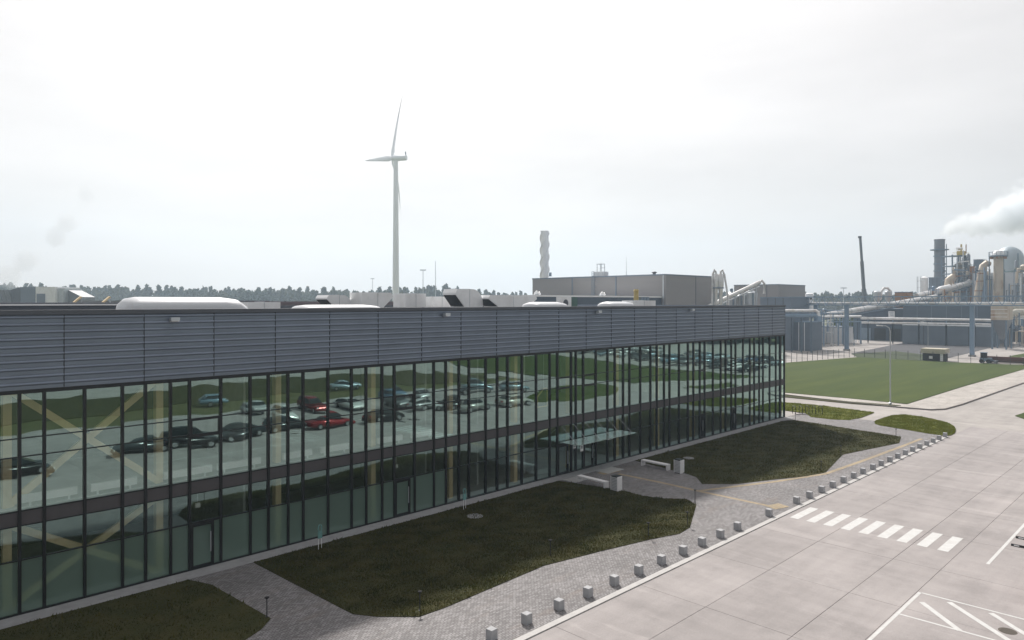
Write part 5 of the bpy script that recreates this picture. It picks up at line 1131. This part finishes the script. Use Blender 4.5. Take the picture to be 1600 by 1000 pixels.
# ------------------------------------------------------------------ woods
def woods(name, spots, lab, mat):
    Vs = []; 
    for (x, y, h, con) in spots:
        n = 130; f = rng.uniform(0, 1, n) ** (.8 if con else .9)
        if con: rad = h * .17 * (1 - f) ** .8 + .25; z = h * (.12 + .88 * f)
        else: rad = h * .24 * np.sqrt(np.clip(1 - (2 * f - .95) ** 2, .02, 1)); z = h * (.25 + .75 * f)
        a = rng.uniform(0, 2 * np.pi, n); rr = rad * np.sqrt(rng.uniform(.25, 1, n))
        c = np.c_[x + rr * np.cos(a), y + rr * np.sin(a), z]
        s = h * rng.uniform(.035, .085, n)[:, None]
        u = rng.normal(size=(n, 3)); u /= np.linalg.norm(u, axis=1)[:, None]; w = rng.normal(size=(n, 3)); w -= (w * u).sum(1)[:, None] * u; w /= np.linalg.norm(w, axis=1)[:, None]
        Vs.append(np.stack([c - u * s, c - w * s * .8, c + u * s, c + w * s * .8], 1))
        # trunk
        tr = np.array([[[x - .2, y, -.1], [x + .2, y, -.1], [x + .1, y, h * .8], [x - .1, y, h * .8]], [[x, y - .2, -.1], [x, y + .2, -.1], [x, y + .1, h * .8], [x, y - .1, h * .8]]]); Vs.append(tr)
    V = np.concatenate(Vs).reshape(-1, 3); o = link(name, np_mesh(name, V, np.arange(len(V)).reshape(-1, 4), mat)); tag(o, lab, 'forest', None, 'stuff')
sp = []
for p in np.linspace(-500, 2150, 700):
    for row in range(4):
        d = 560 + row * 22 + rng.uniform(-9, 9) + 25 * math.sin(p * .01); pp = p + rng.uniform(-3, 3); q = RD(pp, 470, d)
        hb = np.interp(pp, [-500, 100, 170, 320, 420, 560, 640, 700, 780, 830, 1230, 1320, 1460, 2150], [25, 27, 26.5, 25, 24, 23.5, 24.5, 26, 21, 20.5, 20, 21, 21, 23])
        con = rng.uniform() < (.75 if 620 < pp < 720 else .45)
        sp.append((q[0], q[1], hb * 1.02 * rng.uniform(.62, 1.06) * (.92 + .05 * row / 3) * (1.05 if con else .95), con))
woods('forest', sp, 'hazy mixed forest along the horizon', m_leaf)
sp = []
for f in np.linspace(0, 1, 120):
    for row in range(3):
        x = 230 - f * 90 + row * 6 + rng.uniform(-3, 3); y = 15 - f * 170 - row * 7 + rng.uniform(-3, 3); sp.append((x + 15 * (1 - f), y, rng.uniform(12, 19), rng.uniform() < .4))
woods('forest', sp, 'dark wood beyond the far car park', m_leaf)
sp = []
for k in range(26):
    q = RD(rng.uniform(1302, 1345), 520, rng.uniform(258, 275)); sp.append((q[0], q[1], rng.uniform(4, 8), False))
woods('shrubs', sp, 'green scrub behind the blue columns', leafmat('scrub_leaf', (.06, .09, .02), (.12, .13, .03), .1))

# ------------------------------------------------------------------ steam and haze
def steam(lab, pts, r, dens, col=(1, 1, 1), nscale=.1):
    """closed tube-like volume with a noisy density"""
    pts = [Vector(p) for p in pts]; b = MB()
    m, t, o = newmat('steam_' + lab[:12].replace(' ', '_'))
    P = nd(t, 'ShaderNodeNewGeometry').outputs['Position']
    # distance to the plume's axis, piecewise: smallest normalised distance over blobs
    best = None
    for p, rr in zip(pts, r):
        dv = nd(t, 'ShaderNodeVectorMath', {0: P, 1: tuple(p)}, operation='DISTANCE').outputs['Value']
        q = nd(t, 'ShaderNodeMath', {0: dv, 1: rr}, operation='DIVIDE').outputs[0]
        best = q if best is None else nd(t, 'ShaderNodeMath', {0: best, 1: q, 2: .35}, operation='SMOOTH_MIN').outputs[0]
    n = nd(t, 'ShaderNodeTexNoise', {0: P, 'Scale': nscale, 'Detail': 6, 'Roughness': .62}).outputs[0]
    e = nd(t, 'ShaderNodeMath', {0: n, 1: 1.5, 2: best}, operation='MULTIPLY_ADD').outputs[0]      # dist + 1.5*noise
    f = nd(t, 'ShaderNodeMapRange', {0: e, 1: 1.2, 2: 1.48, 3: dens, 4: 0}).outputs[0]
    v = nd(t, 'ShaderNodeVolumePrincipled', {'Color': rgb(col), 'Density': f, 'Anisotropy': .3}); t.links.new(v.outputs[0], o.inputs['Volume'])
    b.tube([pts[0] - (pts[1] - pts[0]).normalized() * r[0] * .9] + pts + [pts[-1] + (pts[-1] - pts[-2]).normalized() * r[-1] * .9], [r[0] * .3] + [x * 1.15 for x in r] + [r[-1] * .3], 16)
    ob = b.build('steam_plume', m); tag(ob, lab, 'steam', None, 'stuff'); return ob
steam('white steam plume drifting from the smokestack', [RD(1473, 364, 320), RD(1484, 358, 320), RD(1498, 354, 320), RD(1516, 352, 320), RD(1540, 349, 320), RD(1566, 342, 320), RD(1594, 332, 320), RD(1630, 320, 320), RD(1680, 300, 320)], [2.4, 4.4, 6, 7.4, 9, 11.5, 14, 17, 20], .24, (.95, .975, 1), .2)
steam('faint grey steam puff rising beyond the conveyor house', [RD(15, 432, 420), RD(40, 408, 420), RD(88, 372, 420), RD(108, 350, 420), RD(135, 305, 420)], [11, 10, 9.5, 8, 9], .06, (.72, .74, .77), .05)  # greyer than the stack plume: the puff's shade is put into the colour
hz = MB(); hz.box(-1500, 1500, -1500, 1500, -1.1, 150); m, t, o = newmat('haze_air')
v = nd(t, 'ShaderNodeVolumePrincipled', {'Color': rgb((.68, .84, 1.0)), 'Density': .00042, 'Anisotropy': .45}); t.links.new(v.outputs[0], o.inputs['Volume'])
ob = hz.build('haze', m); tag(ob, 'pale bluish haze in the air over the whole site', 'haze', None, 'stuff')
